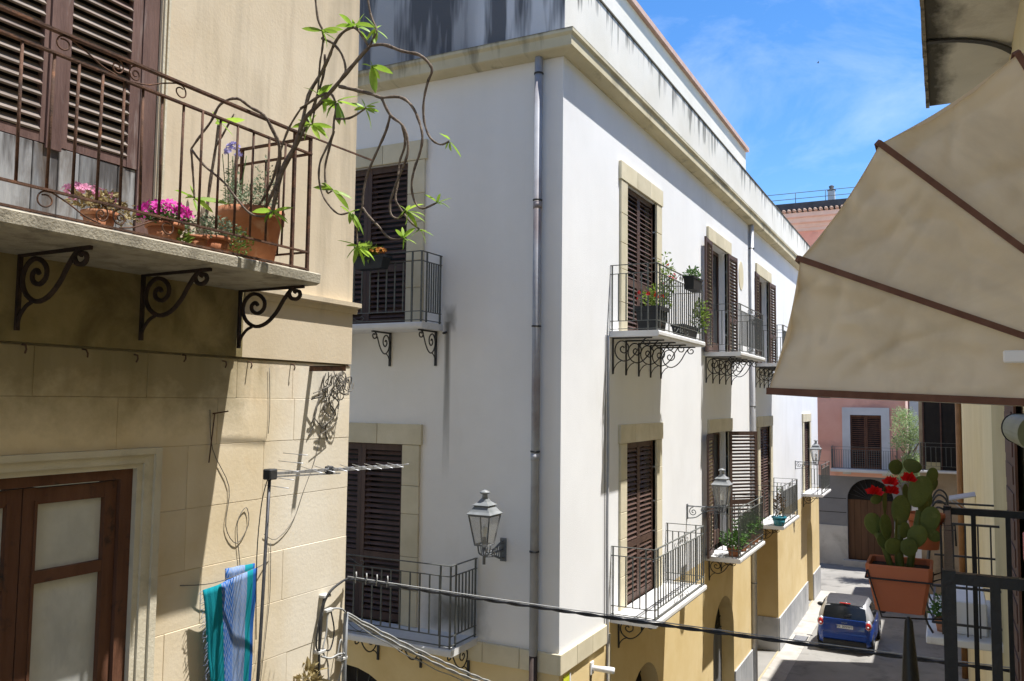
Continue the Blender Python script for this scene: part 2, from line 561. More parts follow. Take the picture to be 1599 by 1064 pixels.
for k in range(1, 12):
    an = math.pi * k / 12
    f.tube([((a + b) / 2, CY + .3, d - ah), ((a + b) / 2 + (b - a) / 2 * math.cos(an), CY + .3, d - ah + ah * math.sin(an))], .012, 5)
f.build('fanlight_grille', M['iron'], leaf)
# grey plinth slabs: street wall, passage jamb
pl = MB().box(WX - .05, WX + .004, 22.48, 39.2, 0, .02).build('plinth', M['mortar'], white)
sm_ = {}
def slab(y0, y1, zt):
    key = (round(y1 - y0, 3), round(zt, 3))
    if key not in sm_:
        sm_[key] = MB().cbox(0, .045, .003, y1 - y0 - .003, 0, zt, .008).mesh('stone_slab')
    obj('stone_slab', sm_[key], M['plinth'], pl, (WX + .001, y0, 0))
for s0, s1, n, zt in ((22.48, 25.1, 4, 1.17), (29.0, 35.48, 9, 1.08), (37.07, 39.18, 3, 1.08)):
    for i in range(n):
        slab(s0 + (s1 - s0) * i / n, s0 + (s1 - s0) * (i + 1) / n, zt)
jm = MB().cbox(0.003, .78, 0, .03, 0, 1.08, .008).mesh('stone_slab')
for i in range(3):
    obj('stone_slab', jm, M['plinth'], pl, (WX - .79 * (i + 1) + .01, 28.97, 0))
# stone band along the corner
bd = MB()
bd.box(-15, WX + .02, CY - .02, CY, 4.19, 4.46)
bd.box(WX, WX + .02, CY, 13.2, 4.19, 4.46)
bd = bd.build('stone_band', M['mortar'], white)
bw = .62
bmesh_s = MB().cbox(-.04, .045, .003, bw - .003, 4.18, 4.475, .008).mesh('stone_block')
y = CY - .045
for i in range(3):
    obj('stone_block', bmesh_s, M['stone'], bd, (WX, y + bw * i + (.0 if i else 0), 0))
for i in range(8):
    obj('stone_block', bmesh_s, M['stone'], bd, (WX - bw * (i + 1) - .0, CY, 0), (0, 0, -math.pi / 2))
# cornice, parapet
prof = [(0, 13.29), (.05, 13.285), (.20, 13.33), (.225, 13.35), (.225, 13.50), (.26, 13.54), (.26, 13.60), (0, 13.62)]
cn = MB()
def ring(o, z):
    return [(-15, CY - o, z), (WX + o, CY - o, z), (WX + o, 39.2 + o, z), (-15, 39.2 + o, z)]
for i in range(len(prof) - 1):
    A, B = ring(*prof[i]), ring(*prof[i + 1])
    for k in range(3):
        cn.quad(A[k], A[k + 1], B[k + 1], B[k])
cn.build('cornice', M['cornice'], white, fix=False)
PT = 14.76
add_streaks(M['parapet'], PT + .02, .62, (.10, .10, .085), 3.6, (.5, .62), .85, (.1, 1))
add_streaks(M['parapet_cross'], PT + .02, 2.2, (.085, .088, .095), 1.9, (.50, .60), .9, (1, .1))
MB().box(WX - .24, WX + .03, CY - .02, 39.2, 13.6, PT).build('parapet_wall', M['parapet'], white)
MB().box(-15, WX + .0295, CY - .03, CY + .24, 13.6, PT - .004).build('parapet_wall', M['parapet_cross'], white)
MB().box(-15, -5.6, CY - .028, CY + .24, PT - .004, 15.4).build('parapet_wall', M['parapet_cross'], white)
MB().box(WX - .27, WX + .05, CY - .05, 39.2, PT, PT + .035).build('parapet_coping', M['cornice'], white)
cr_ = MB()
cr_.tube([(WX - .1, y, PT + .16) for y in (30, 39)], .016, 6)
for i in range(10):
    cr_.tube([(WX - .1, 30 + i, PT), (WX - .1, 30 + i, PT + .16)], .012, 5)
cr_.build('terrace_rail', M['iron'], white)
# roof storey
M['pent'] = mat('cream_plaster', (.70, .66, .57), (.79, .75, .67), .9, .8, .2, 40)
M['terracotta_edge'] = mat('terracotta_coping', (.50, .33, .27), (.60, .43, .36), .85, 5)
MB().box(-12, -5.95, 15.2, 29.1, 13.7, 16.8).build('roof_storey', M['pent'], white)
MB().box(-12.1, -5.85, 15.1, 29.2, 16.8, 16.93).build('roof_storey_coping', M['terracotta_edge'], white)
MB().box(-5.95, -5.55, 15.4, 30.6, 13.7, 15.36).build('terrace_bench_wall', M['cornice'], white)

# ------------------------------------------------------------------ louvred shutters
slat_cache = {}
def make_shutter(parent, loc, rz, wd, ht, sgn, m_frame, m_slat, split=.36, pitch=.085, single=True, swing=0, tilt=38, boards=False):
    """leaf hinged at loc, spanning sgn*Y locally, X outwards"""
    Y = lambda a: sgn * a
    st, th = .075, .045
    fr = MB()
    def bx(y0, y1, z0, z1, t=th):
        fr.box(-t / 2, t / 2, min(Y(y0), Y(y1)), max(Y(y0), Y(y1)), z0, z1)
    bx(0, st, 0, ht); bx(wd - st, wd, 0, ht)
    zm = ht * split
    bx(st, wd - st, 0, .13, th - .006); bx(st, wd - st, zm - .06, zm + .06, th - .006); bx(st, wd - st, ht - .1, ht, th - .006)
    o = fr.build('shutter', m_frame, parent, loc, (0, 0, rz + R(swing) * sgn))
    sw = wd - 2 * st
    key = (round(sw, 3), tilt, m_slat.name)
    if key not in slat_cache:
        s = MB()
        q = .06
        s.box(-.006, .006, -sw / 2, sw / 2, -q / 2, q / 2)
        me = s.mesh('slat')
        me.transform(Matrix.Rotation(R(-tilt), 4, 'Y'))
        slat_cache[key] = me
    me = slat_cache[key]
    allz = []
    for z0, z1 in ((.13, zm - .06), (zm + .06, ht - .1)):
        n = int((z1 - z0) / pitch)
        for i in range(n):
            allz.append(z0 + (z1 - z0) * (i + .5) / n)
    yc = Y(wd / 2)
    if single:
        for z in allz:
            obj('slat', me, m_slat, o, (0, yc, z), (R(random.uniform(-.4, .4)), R(random.uniform(-3, 3) + (random.uniform(-14, 14) if random.random() < .05 else 0)), 0))
    else:
        big = MB()
        b0 = bmesh.new(); b0.from_mesh(me)
        vs = [v.co.copy() for v in b0.verts]; fs = [[v.index for v in f.verts] for f in b0.faces]; b0.free()
        for z in allz:
            big.add([(v.x, v.y + yc, v.z + z) for v in vs], fs)
        q = big.build('slats', m_slat, o)
        tag(q, kind='stuff')
    return o

def opening(parent, P, rz, u0, u1, z0, z1, swing=(0, 0), single=True, recess=.07, glassd=.24, lay=(1, 1)):
    """shutters, threshold glass door and tufa surround for one balcony door; P(u,z,d)"""
    wd = (u1 - u0) / 2 - .004
    ht = z1 - z0 - .02
    rec = recess if swing == (0, 0) else -.03
    if lay[0]:
        make_shutter(parent, P(u0 + .002, z0 + .01, recess if swing[0] == 0 else -.035), rz, wd, ht, 1, M['shutter'], M['shutter'], single=single, swing=-swing[0])
    if lay[1]:
        make_shutter(parent, P(u1 - .002, z0 + .01, recess if swing[1] == 0 else -.035), rz, wd, ht, -1, M['shutter'], M['shutter'], single=single, swing=-swing[1])
    # glazed door behind
    f = MB()
    def bx(a, b, c, d, d0, d1):
        p, q = P(a, c, d0), P(b, d, d1)
        f.box(*[s for k in range(3) for s in (min(p[k], q[k]), max(p[k], q[k]))])
    mid = (u0 + u1) / 2
    for a, b in ((u0, u0 + .07), (mid - .06, mid + .06), (u1 - .07, u1)):
        bx(a, b, z0, z1, glassd - .03, glassd + .03)
    bx(u0 + .07, u1 - .07, z1 - .09, z1, glassd - .026, glassd + .026)
    bx(u0 + .07, u1 - .07, z0, z0 + .35, glassd - .026, glassd + .026)
    d = f.build('glazed_door', M['shutter'], parent)
    g_ = MB()
    p, q = P(u0 + .05, z0 + .3, glassd + .004), P(u1 - .05, z1 - .05, glassd + .012)
    g_.box(*[s for k in range(3) for s in (min(p[k], q[k]), max(p[k], q[k]))])
    g_.build('pane', M['door_glass'], d)

block_cache = {}
def surround(parent, P, u0, u1, z0, z1, top, jw=.33, proud=.04, left=True):
    f = MB()
    def bx(mb, a, b, c, d, d0, d1, ch=0):
        p, q = P(a, c, d0), P(b, d, d1)
        ar = [s for k in range(3) for s in (min(p[k], q[k]), max(p[k], q[k]))]
        mb.cbox(*ar, ch) if ch else mb.box(*ar)
    for a, b in ((u0 - jw + .01, u0 - .002), (u1 + .002, u1 + jw - .01)):
        bx(f, a, b, z0, z1, -.02, .01)
    bx(f, u0 - jw + .01, u1 + jw - .01, z1 + .002, top - .01, -.02, .01)
    s = f.build('door_surround', M['mortar'], parent)
    n = 5
    for side in ((0, 1) if left else (1,)):
        a, b = ((u0 - jw, u0), (u1, u1 + jw))[side]
        zz = [z0]
        for i in range(n):
            zz.append(z0 + (z1 - z0) * (i + 1) / n + (random.uniform(-.09, .09) if i < n - 1 else 0))
        for i in range(n):
            k = MB(); bx(k, a, b, zz[i] + .003, zz[i + 1] - .003, -proud - random.uniform(0, .004), .06, .006)
            k.build('stone_block', M['stone'], s)
    w_ = (u1 - u0 + 2 * jw) + .08
    cuts = [0, .33 + random.uniform(-.03, .03), .66 + random.uniform(-.03, .03), 1]
    for i in range(3):
        k = MB(); bx(k, u0 - jw - .04 + w_ * cuts[i] + .003, u0 - jw - .04 + w_ * cuts[i + 1] - .003, z1 + .003, top, -proud - .012 - random.uniform(0, .004), .06, .006)
        k.build('stone_block', M['stone'], s)
    return s

SURR = 0.345
for k, (a, b) in DO.items():
    sg = k in 'A'
    for z0, z1, lev in ((UZ0, UZ1, 'U'), (LZ0, LZ1, 'L')):
        if lev == 'U' and k == 'D': sw = (0, 0)
        elif lev == 'U' and k in 'BC': sw = (176, 177)
        elif lev == 'L' and k == 'B': sw = (174, 138)
        else: sw = (0, 0)
        opening(white, SP, 0, a, b, z0, z1, sw, single=(k == 'A' or (k == 'B' and lev == 'L')))
        surround(white, SP, a, b, z0, z1, z1 + SURR * .95)
for z0, z1 in ((UZ0, UZ1), (LZ0, LZ1)):
    opening(white, CP, -math.pi / 2, *CD, z0, z1, (0, 0), single=True)
    surround(white, CP, *CD, z0, z1, z1 + SURR * .95)
ov = MB()
ov.prism([(.30 * math.cos(2 * math.pi * i / 28), .40 * math.sin(2 * math.pi * i / 28)) for i in range(28)], WX - .01, WX + .012, lambda u, v, a: (a, 23.65 + u, 11.65 + v))
ov.build('shaded_niche_disc', M['stone'], white)  # proud disc; its beige stands in for the shade of a recessed niche

# ------------------------------------------------------------------ iron balconies
def bracket_mesh(P, H, r, legw=.02):
    s = P / .72
    pts = spiral((.60 * s, -.085), .02, .075, 500, 90, 22)
    pts += [(.54 * s, -.05), (.47 * s, -.15), (.40 * s, -.27), (.30 * s, -.37), (.19 * s, -.40), (.09 * s, -.34), (.045 * s, -.23), (.07 * s, -.12), (.14 * s, -.06)]
    pts += [(.22 * s, -.075), (.275 * s, -.14), (.27 * s, -.22), (.21 * s, -.265), (.15 * s, -.235), (.14 * s, -.18), (.18 * s, -.15), (.205 * s, -.18)]
    k = H / .62
    pts = [(u, v * k) for u, v in pts]
    pts = smooth_line([(u, 0, v) for u, v in pts[:22:3] + pts[22:]], 3)
    b = MB()
    b.tube(pts, r, 6, (0, 1, 0))
    b.box(0.002, .022, -legw, legw, -H, -.002)
    b.box(.022, .68 * s, -legw * .8, legw * .8, -.024, -.002)
    b.tube(smooth_line([(.02, 0, -H * .96), (.03 * s, 0, -H * .84), (.09 * s, 0, -H * .70), (.15 * s, 0, -H * .645)], 3), r * .8, 5, (0, 1, 0))
    b.add([(u, v, z) for (u, v, z) in []], [])
    return b.mesh('bracket')

def make_balcony(name, label, loc, rz, L, P, h=1.12, nf=18, ns=4, br=(), bH=.62, slab_t=.10, m_rail=None, m_slab=None, m_br=None, group=None,
                 rr=.0105, ornament=True, sides=(1, 1), brP=None, cat='balcony', low=.17, second=.15, double=True, nose=.02):
    m_rail = m_rail or M['iron']; m_slab = m_slab or M['marble']; m_br = m_br or M['iron_dark']
    e = empty(name, loc, rz)
    tag(e, label, cat, group)
    s = MB()
    pr = [(0, -slab_t), (P - .015, -slab_t), (P, -slab_t * .72), (P, -slab_t * .25), (P - .012, 0), (0, 0)]
    s.prism(pr, 0, L, lambda u, v, a: (u, a, v))
    sl = s.build('slab', m_slab, e)
    xf = P - .05
    y0, y1 = .05, L - .05
    rl = MB()
    q = .028
    for z, wd in ((h, .034), (h - second, .026), (low, .026), (.035, .024)):
        if z == 0: continue
        ends = [(0.0, y0, z), (xf, y0, z)] if sides[0] else [(xf, y0, z)]
        rl.bar((xf, y0 - .006, z), (xf, y1 + .006, z), .011, wd, (0, 0, 1))
        if sides[0]: rl.bar((0.0, y0, z), (xf - .007, y0, z), .011, wd, (0, 0, 1))
        if sides[1]: rl.bar((0.0, y1, z), (xf - .007, y1, z), .011, wd, (0, 0, 1))
    posts = [(xf, y0), (xf, y1)]
    if double:
        posts += [(xf, y0 + .17), (xf, y1 - .17), (xf - .15, y0), (xf - .15, y1)]
    if sides[0]: posts.append((.03, y0))
    if sides[1]: posts.append((.03, y1))
    for (px, py) in posts:
        rl.bar((px, py, 0), (px, py, h - .004), rr * 2.1, rr * 2.1, (1, 0, 0))
    rail = rl.build('railing', m_rail, e)
    bmsh = MB().bar((0, 0, low + .004), (0, 0, h - second - .004), rr * 1.7, rr * 1.7, (1, 0, 0)).mesh('baluster')
    for i in range(nf):
        t = (i + .5) / nf
        obj('baluster', bmsh, m_rail, rail, (xf, y0 + .1 + (y1 - y0 - .2) * t, 0))
    for k, yy in ((0, y0), (1, y1)):
        if sides[k]:
            for i in range(ns):
                obj('baluster', bmsh, m_rail, rail, (.05 + (xf - .22) * (i + .7) / (ns + .4), yy, 0))
    if ornament:
        for sg in (-1, 1):
            for zc, rad in ((h - second / 2, second * .36), (low * .55 + .01, low * .33)):
                oc = MB()
                pts = spiral((.075 * sg, 0), rad, .012, 90, 90 + sg * 540, 20)[::-1]
                pts += [(.13 * sg, rad * .95), (.2 * sg, rad * .3), (.3 * sg, -rad * .7), (.4 * sg, -rad), (.44 * sg, -rad * .2), (.40 * sg, rad * .3), (.37 * sg, 0)]
                pts = smooth_line(pts, 2)
                oc.tube([(xf, L / 2 + p.x, zc + p.y) for p in pts], .0055, 5, (1, 0, 0))
                oc.build('scroll', m_rail, rail)
    if br:
        bme = bracket_mesh(brP or P * .86, bH, .011)
        for t in br:
            obj('bracket', bme, m_br, e, (0.0, t * L, -slab_t))
    return e
G1 = 'iron balconies on the white house'
five = (.05, .27, .5, .73, .95)
make_balcony('balcony', 'upper street balcony with flower pots and a hanging window box on its railing', (WX, 13.28, 9.28), 0, 3.02, .86, 1.12, 20, 4, five, group=G1)
make_balcony('balcony', 'upper street balcony in front of the open shutters beside the oval niche disc', (WX, 19.55, 9.28), 0, 2.95, .86, 1.12, 20, 4, five, group=G1)
make_balcony('balcony', 'farthest upper street balcony, half hidden by the beige awning', (WX, 25.4, 9.28), 0, 2.95, .86, 1.12, 20, 4, five, group=G1)
make_balcony('balcony', 'lower street balcony nearest the corner, bare with a closed brown shutter behind', (WX, 13.36, 4.55), 0, 3.2, .80, 1.14, 20, 4, (.12, .5, .88), bH=.5, group=G1)
make_balcony('balcony', 'lower street balcony holding green plants, behind the wall lantern with scrolled arm', (WX, 19.6, 4.55), 0, 2.95, .80, 1.14, 20, 4, (.1, .5, .9), bH=.5, group=G1)
make_balcony('balcony', 'third lower street balcony, with a teal pot and dry brown plant at its corner', (WX, 25.4, 4.55), 0, 2.9, .80, 1.14, 18, 4, (.1, .5, .9), bH=.5, group=G1)
make_balcony('balcony', 'small far balcony at the street end of the white house', (WX, 34.3, 4.62), 0, 2.6, .78, 1.12, 12, 4, (.15, .85), bH=.45, group=G1)
make_balcony('balcony', 'upper alley balcony with a dark planter hung on its railing', (-10.2, CY, 9.28), -math.pi / 2, 3.15, .62, 1.10, 18, 5, (.4, .68, .96), bH=.55, group=G1)
make_balcony('balcony', 'lower alley balcony with a broad white marble slab below the antenna', (-10.4, CY, 4.53), -math.pi / 2, 4.07, .80, 1.17, 22, 5, (.35, .55, .75, .96), bH=.5, group=G1)

# ------------------------------------------------------------------ old house on the left
M['old'] = mat('old_cream_plaster', (.56, .46, .315), (.67, .575, .43), .93, .8, .10, 35, c3=(.55, .43, .285), c3scale=1.0, c3range=(.55, .80), c3stretch=(1, 1, .35), rnd=.035)
M['old_shade'] = mat('shaded_sooty_plaster', (.24, .19, .085), (.36, .29, .15), .93, 1.6, .12, 35, c3=(.13, .10, .04), c3scale=1.9, c3range=(.42, .66), rnd=.03)  # balcony shade and soot together, put into the frieze colour
M['old_block'] = mat('old_ashlar_block', (.62, .505, .325), (.75, .645, .475), .93, 1.1, .12, 30, c3=(.60, .44, .25), c3scale=1.3, c3range=(.54, .78), rnd=.04)
add_streaks(M['old_block'], 8.42, .55, (.20, .16, .085), 2.2, (.5, .68), .55, (.1, 1))
add_zone(M['old_block'], (.19, .155, .075), [(0, 0, -1), (0, 1, 0)], [-8.38, 4.7], [.75, .5], 2.6, .55, .8, (1, 1, 1.2), [False, False])  # shade under the balcony painted in, along with olive grime
add_zone(M['old_block'], (.80, .77, .69), [(0, 1, 0)], [5.9], [.9], 1.6, .5, .5, (1, 1, .5), [True])
add_streaks(M['old'], 9.0, .5, (.25, .21, .15), 3.0, (.52, .7), .4, (.1, 1))
M['wood_red'] = mat('faded_red_brown_wood', (.10, .055, .045), (.19, .115, .095), .8, 9, .4, 60, stretch=(1, 1, .12), c3=(.26, .20, .18), c3scale=12, c3range=(.58, .72), c3stretch=(1, 1, .15))
M['wood_slat'] = mat('weathered_grey_brown_slat', (.15, .12, .10), (.28, .235, .20), .85, 10, .4, 60, stretch=(1, .15, 1), rnd=.22, c3=(.14, .07, .055), c3scale=7, c3range=(.55, .7), c3stretch=(1, .2, 1))
M['wood_bleach'] = mat('bleached_grey_board', (.17, .175, .18), (.42, .42, .41), .9, 6, .4, 40, stretch=(1, 1, .12), rnd=.12, c3=(.075, .05, .03), c3scale=4.5, c3range=(.47, .66), c3stretch=(1, 1, .35))
add_streaks(M['wood_bleach'], 9.70, .42, (.055, .048, .045), 9.0, (.46, .6), .85, (1, 1))
M['wood_brown'] = mat('peeling_brown_paint', (.10, .042, .022), (.155, .070, .040), .7, 7, .3, 50, stretch=(1, 1, .2), c3=(.06, .035, .025), c3scale=8, c3range=(.58, .7))
M['curtain'] = mat('white_curtain', (.50, .50, .46), (.66, .66, .62), .5, 2.5, .1, 20, c3=(.42, .43, .42), c3scale=4, c3range=(.55, .75), c3stretch=(1, 1, .4))
M['moulding'] = mat('pale_stone_moulding', (.56, .50, .37), (.66, .61, .48), .9, 2, .25, 40, c3=(.40, .36, .26), c3scale=2.5, c3range=(.55, .75))

M['rust_dark'] = mat('dark_rusted_iron', (.018, .012, .010), (.05, .03, .022), .8, 14, .3, 90)
old = wempty('old_house', (-8, 2, 0))
tag(old, 'old cream plastered house with peeling walls, weathered shutters and iron hooks', 'house')
LE = 6.37
OP = lambda u, z, d: (WX - d, u, z)
mb = MB()
wall_holes(mb, OP, -6, LE, 8.94, 17.5, [(2.55, 4.09, 9.02, 12.2)], .25)
mb.quad((WX, LE, 8.94), (-12, LE, 8.94), (-12, LE, 17.5), (WX, LE, 17.5))
mb.quad((-12, LE, 17.5), (-12, -6, 17.5), (WX, -6, 17.5), (WX, LE, 17.5))
mb.build('upper_wall', M['old'], old, fix=False)
# reveal beads beside the upper door
bd_ = MB()
for yy in (4.10, 4.135):
    bd_.box(WX, WX + .014, yy, yy + .018, 9.0, 13)
bd_.build('door_bead', M['moulding'], old)
# ledge at floor level, frieze and lower wall core
lg = MB()
lp = [(0, 8.90), (.02, 8.90), (.03, 8.945), (.075, 8.96), (.075, 9.0), (.0, 9.012)]
lg.prism(lp, 4.975, LE + .05, lambda u, v, a: (WX + u, a, v))
lg.build('ledge', M['old'], old)
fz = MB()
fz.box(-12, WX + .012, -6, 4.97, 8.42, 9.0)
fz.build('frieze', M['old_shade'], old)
MB().box(-12, WX + .012, 4.97, LE - .006, 8.42, 8.905).build('frieze', M['old'], old)
# string course below the frieze: broken fillet
core = MB()
wall_holes(core, lambda u, z, d: (WX - .035 - d, u, z), -6, LE - .02, 0, 8.42, [(2.3, 4.205, 4.6, 7.735)], .2)
core.quad((WX - .035, LE - .02, 0), (-12, LE - .02, 0), (-12, LE - .02, 8.42), (WX - .035, LE - .02, 8.42))
core.build('lower_wall', M['mortar'], old, fix=False)
# ashlar blocks on the lower wall
rows = [8.405, 8.09, 7.735, 7.27, 6.82, 6.40, 5.95, 5.5, 5.0, 4.5]
rnd_ = random.Random(3)
for i in range(len(rows) - 1):
    zt, zb = rows[i], rows[i + 1]
    y = 0.6 + (.0 if i % 2 else .38)
    cuts = [-1.0]
    while y < LE - .3:
        cuts.append(y)
        y += rnd_.uniform(.62, .98)
    cuts.append(LE)
    for a, b in zip(cuts[:-1], cuts[1:]):
        segs = [(a, b)]
        if zt <= 7.74:                                   # leave the door out
            segs = []
            if a < 2.3: segs.append((a, min(b, 2.3)))
            if b > 4.205: segs.append((max(a, 4.205), b))
        for (p, q) in segs:
            if q - p < .05: continue
            k = MB()
            ddx = rnd_.uniform(0, .004)
            k.cbox(WX - .06, WX - .004 + ddx, p + .0006, q - .0006, zb + .0006, zt - .0006, .0032)
            k.build('stone_block', M['old_block'], old)
# hooks and nails along the string course
hk = MB().tube([(0, 0, 0), (.035, 0, -.005), (.045, 0, -.03), (.035, 0, -.055)], .006, 5).mesh('iron_hook')
for yy in (3.175, 3.58, 3.975, 4.39, 4.78, 5.05, 5.55):
    obj('iron_hook', hk, M['rust'], old, (WX + .0, yy, 8.40 + random.uniform(-.02, .02)), (random.uniform(-.3, .3), 0, 0))

# upper door: louvred leaves over bleached boards
du = MB()
XF = WX - .05
for (a, b) in ((3.955, 4.085), (2.5, 2.6)):
    du.box(WX - .11, WX - .02, a, b, 9.02, 12.2)
du = du.build('louvred_door', M['wood_red'], old)
for (ya, yb) in ((2.62, 3.32), (3.335, 3.955)):
    f = MB()
    f.box(XF - .03, XF + .02, ya, ya + .085, 9.69, 12.1)
    f.box(XF - .03, XF + .02, yb - .085, yb, 9.69, 12.1)
    f.box(XF - .026, XF + .016, ya + .085, yb - .085, 9.69, 9.75)
    if ya < 3: f.box(XF + .02, XF + .035, yb - .05, yb + .055, 9.66, 12.1)
    f.build('louvre_frame', M['wood_red'], du)
    sw = yb - ya - .17
    sl = MB(); sl.box(-.0075, .0075, -sw / 2, sw / 2, -.038, .038)
    sme = sl.mesh('slat'); sme.transform(Matrix.Rotation(R(-40), 4, 'Y'))
    for i in range(31):
        z = 9.79 + i * .0745
        obj('slat', sme, M['wood_slat'], du, (XF - .005, (ya + yb) / 2, z), (random.uniform(-.004, .004), R(random.uniform(-3, 3)), 0))
pw = [2.6, 2.80, 2.98, 3.2, 3.37, 3.52, 3.66, 3.81, 3.955]
for a, b in zip(pw[:-1], pw[1:]):
    k = MB(); k.cbox(WX - .065, WX - .035 + random.uniform(-.004, .004), a + .003, b - .003, 9.03, 9.685, .004)
    k.build('board', M['wood_bleach'], du)
MB().box(WX - .2, WX - .19, 2.5, 4.09, 9, 12.2).build('dark_room', M['dark'], du)

# lower glazed door with stone architrave
dl = MB()
for i, (o0, o1, pr_) in enumerate(((4.03, 4.075, .012), (4.075, 4.15, .03), (4.15, 4.205, .05))):
    zt = 7.60 + (o1 - 4.03) * .78
    z0 = 7.60 + (o0 - 4.03) * .78
    lo0, lo1 = 2.5 - (o0 - 4.03), 2.5 - (o1 - 4.03)
    dl.box(WX - .2, WX + pr_, o0, o1, 4.6, zt)
    dl.box(WX - .2, WX + pr_, lo1, lo0, 4.6, zt)
    dl.box(WX - .2, WX + pr_ - .0015, lo0, o0, z0, zt)
dl = dl.build('door_architrave', M['moulding'], old)
fr = MB()
fr.box(WX - .14, WX - .03, 3.935, 4.03, 4.6, 7.6)
fr.box(WX - .14, WX - .03, 2.5, 2.6, 4.6, 7.6)
fr.box(WX - .14, WX - .032, 2.6, 3.935, 7.53, 7.6)
fr = fr.build('glazed_door', M['wood_brown'], old)
for ya, yb in ((2.61, 3.262), (3.270, 3.93)):
    f = MB()
    f.box(WX - .12, WX - .06, ya, ya + .095, 4.6, 7.52)
    f.box(WX - .12, WX - .06, yb - .095, yb, 4.6, 7.52)
    f.box(WX - .118, WX - .062, ya + .095, yb - .095, 7.415, 7.515)
    f.box(WX - .118, WX - .056, ya + .095, yb - .095, 6.925, 7.0)
    f.box(WX - .118, WX - .062, ya + .095, yb - .095, 4.6, 5.2)
    f.box(WX - .06, WX - .052, ya + .075, ya + .094, 5.2, 7.44)
    f.box(WX - .06, WX - .052, yb - .094, yb - .075, 5.2, 7.44)
    f.build('door_leaf', M['wood_brown'], fr)
    for z0, z1 in ((7.0, 7.415), (5.2, 6.925)):
        MB().box(WX - .10, WX - .092, ya + .09, yb - .09, z0, z1).build('pane', M['curtain'], fr)

# ---- balcony of the old house
M['old_slab'] = mat('lichened_stone_slab', (.36, .32, .24), (.47, .43, .34), .95, 5, .35, 60, c3=(.22, .195, .15), c3scale=7, c3range=(.48, .72))
BX0 = WX
bal = empty('rusty_balcony', (WX, 1.6, 9.045), 0)
tag(bal, 'rusty iron balcony of the old cream house, with scrolls and terracotta pots', 'balcony')
BL, BP = 3.30, .79
s = MB()
s.prism([(0, -.10), (BP - .03, -.09), (BP + .005, -.075), (BP + .01, -.01), (BP - .005, 0), (0, 0)], 0, BL + .06, lambda u, v, a: (u, a, v))
s.build('slab', M['old_slab'], bal)
xf, yl = BP - .04, BL - .04
rl = MB()
HT, HS = 1.03, .905
for z, w_, t_ in ((HT, .014, .036), (HS, .012, .030), (.15, .012, .026), (.02, .012, .026)):
    rl.bar((xf, 0, z), (xf, yl + .01, z), w_, t_)
    rl.bar((0, yl, z), (xf - .02, yl, z), w_, t_)
for (px, py) in ((xf, yl), (xf, yl - .17), (.05, yl)):
    rl.bar((px, py, -.0), (px, py, HT), .022, .022, (1, 0, 0))
rl.bar((xf, yl - .02, HT + .01), (xf + .02, yl + .75, HT + .02), .012, .012)       # rod sticking out past the corner
rail = rl.build('railing', M['rust'], bal)
bme = MB().tube([(0, 0, .15), (0, 0, HS)], .0085, 6).mesh('baluster')
bys = [2.62, 2.785, 2.935, 3.083, 3.237, 3.375, 3.513, 3.66, 3.815, 3.961, 4.119, 4.266, 4.416, 4.578]
for y in [1.72, 1.87, 2.02, 2.17, 2.32, 2.47] + bys:
    obj('baluster', bme, M['rust'], rail, (xf, y - 1.6, 0), (random.uniform(-.012, .012), random.uniform(-.012, .012), 0))
for i in range(4):
    obj('baluster', bme, M['rust'], rail, (.16 + i * .145, yl, 0))
def wave(c, L, zc, hh):
    for sg in (-1, 1):
        oc = MB()
        pts = spiral((.062 * sg, 0), hh, .008, 90, 90 + sg * 600, 24)
        oc.tube([(xf, c + u, zc + v) for u, v in pts], .0048, 5, (1, 0, 0))
        pts = [(.062 * sg, -hh), (.16 * sg, -hh * .6), (.26 * sg, hh * .3), (.36 * sg, hh)]
        pts += [(.36 * sg + .0, hh)] + [((.40 * sg) + sg * hh * .75 * math.cos(R(90 - a)), hh * .15 + hh * .85 * math.sin(R(90 - a)) * (1 - a / 900)) for a in range(0, 420, 35)]
        oc.tube(smooth_line([(xf, c + u, zc + v) for u, v in pts], 3), .0048, 5, (1, 0, 0))
        tag(oc.build('scroll', M['rust'], rail), kind='stuff')
wave(3.24 - 1.6, .4, (HT + HS) / 2, .05)
wave(3.18 - 1.6, .4, .085, .055)
bme = bracket_mesh(.70, .47, .0155, .013)
for y in (2.2, 3.17, 4.05, 4.96):
    obj('bracket', bme, M['rust_dark'], bal, (.03, y - 1.6 - .06, -.09))

# rusty angle iron sticking out of the wall, with rags of wire
ar_ = MB()
ar_.box(WX - .05, WX + .40, 5.79, 5.84, 8.375, 8.381)
ar_.box(WX - .05, WX + .40, 5.79, 5.796, 8.335, 8.38)
ar_ = ar_.build('rusty_angle_bar', M['rust'])
tag(ar_, 'rusty angle iron sticking out of the old cream wall near its corner', 'iron bar')
M['wire_old'] = mat('old_grey_wire', (.10, .09, .075), (.22, .20, .17), .8, 20)
rg = MB()
rr = random.Random(5)
for i in range(13):
    x0, y0, z0 = WX + rr.uniform(.02, .2), 5.84 + rr.uniform(.06, .22), 8.34 - rr.uniform(0, .05)
    ln = rr.uniform(.15, .6)
    pts = [(x0, y0, z0)]
    for k in range(1, 6):
        pts.append((max(WX + .012, x0 - .02 * k + rr.uniform(-.02, .02)), y0 - .03 * k * rr.uniform(-.6, 1.2) + rr.uniform(-.02, .02), z0 - ln * k / 5))
    rg.tube(smooth_line(pts, 3), rr.uniform(.003, .007), 5)
for i in range(9):
    c = (WX + .05 + rr.uniform(0, .1), 6.08 + rr.uniform(-.06, .1), 8.22 + rr.uniform(-.1, .1))
    pts = [(c[0] + rr.uniform(-.03, .03), c[1] + .07 * math.cos(t * 1.3), c[2] + .07 * math.sin(t * 1.3)) for t in range(6)]
    rg.tube(smooth_line(pts, 3), .005, 5)
rg = rg.build('wire_tangle', M['wire_old'])
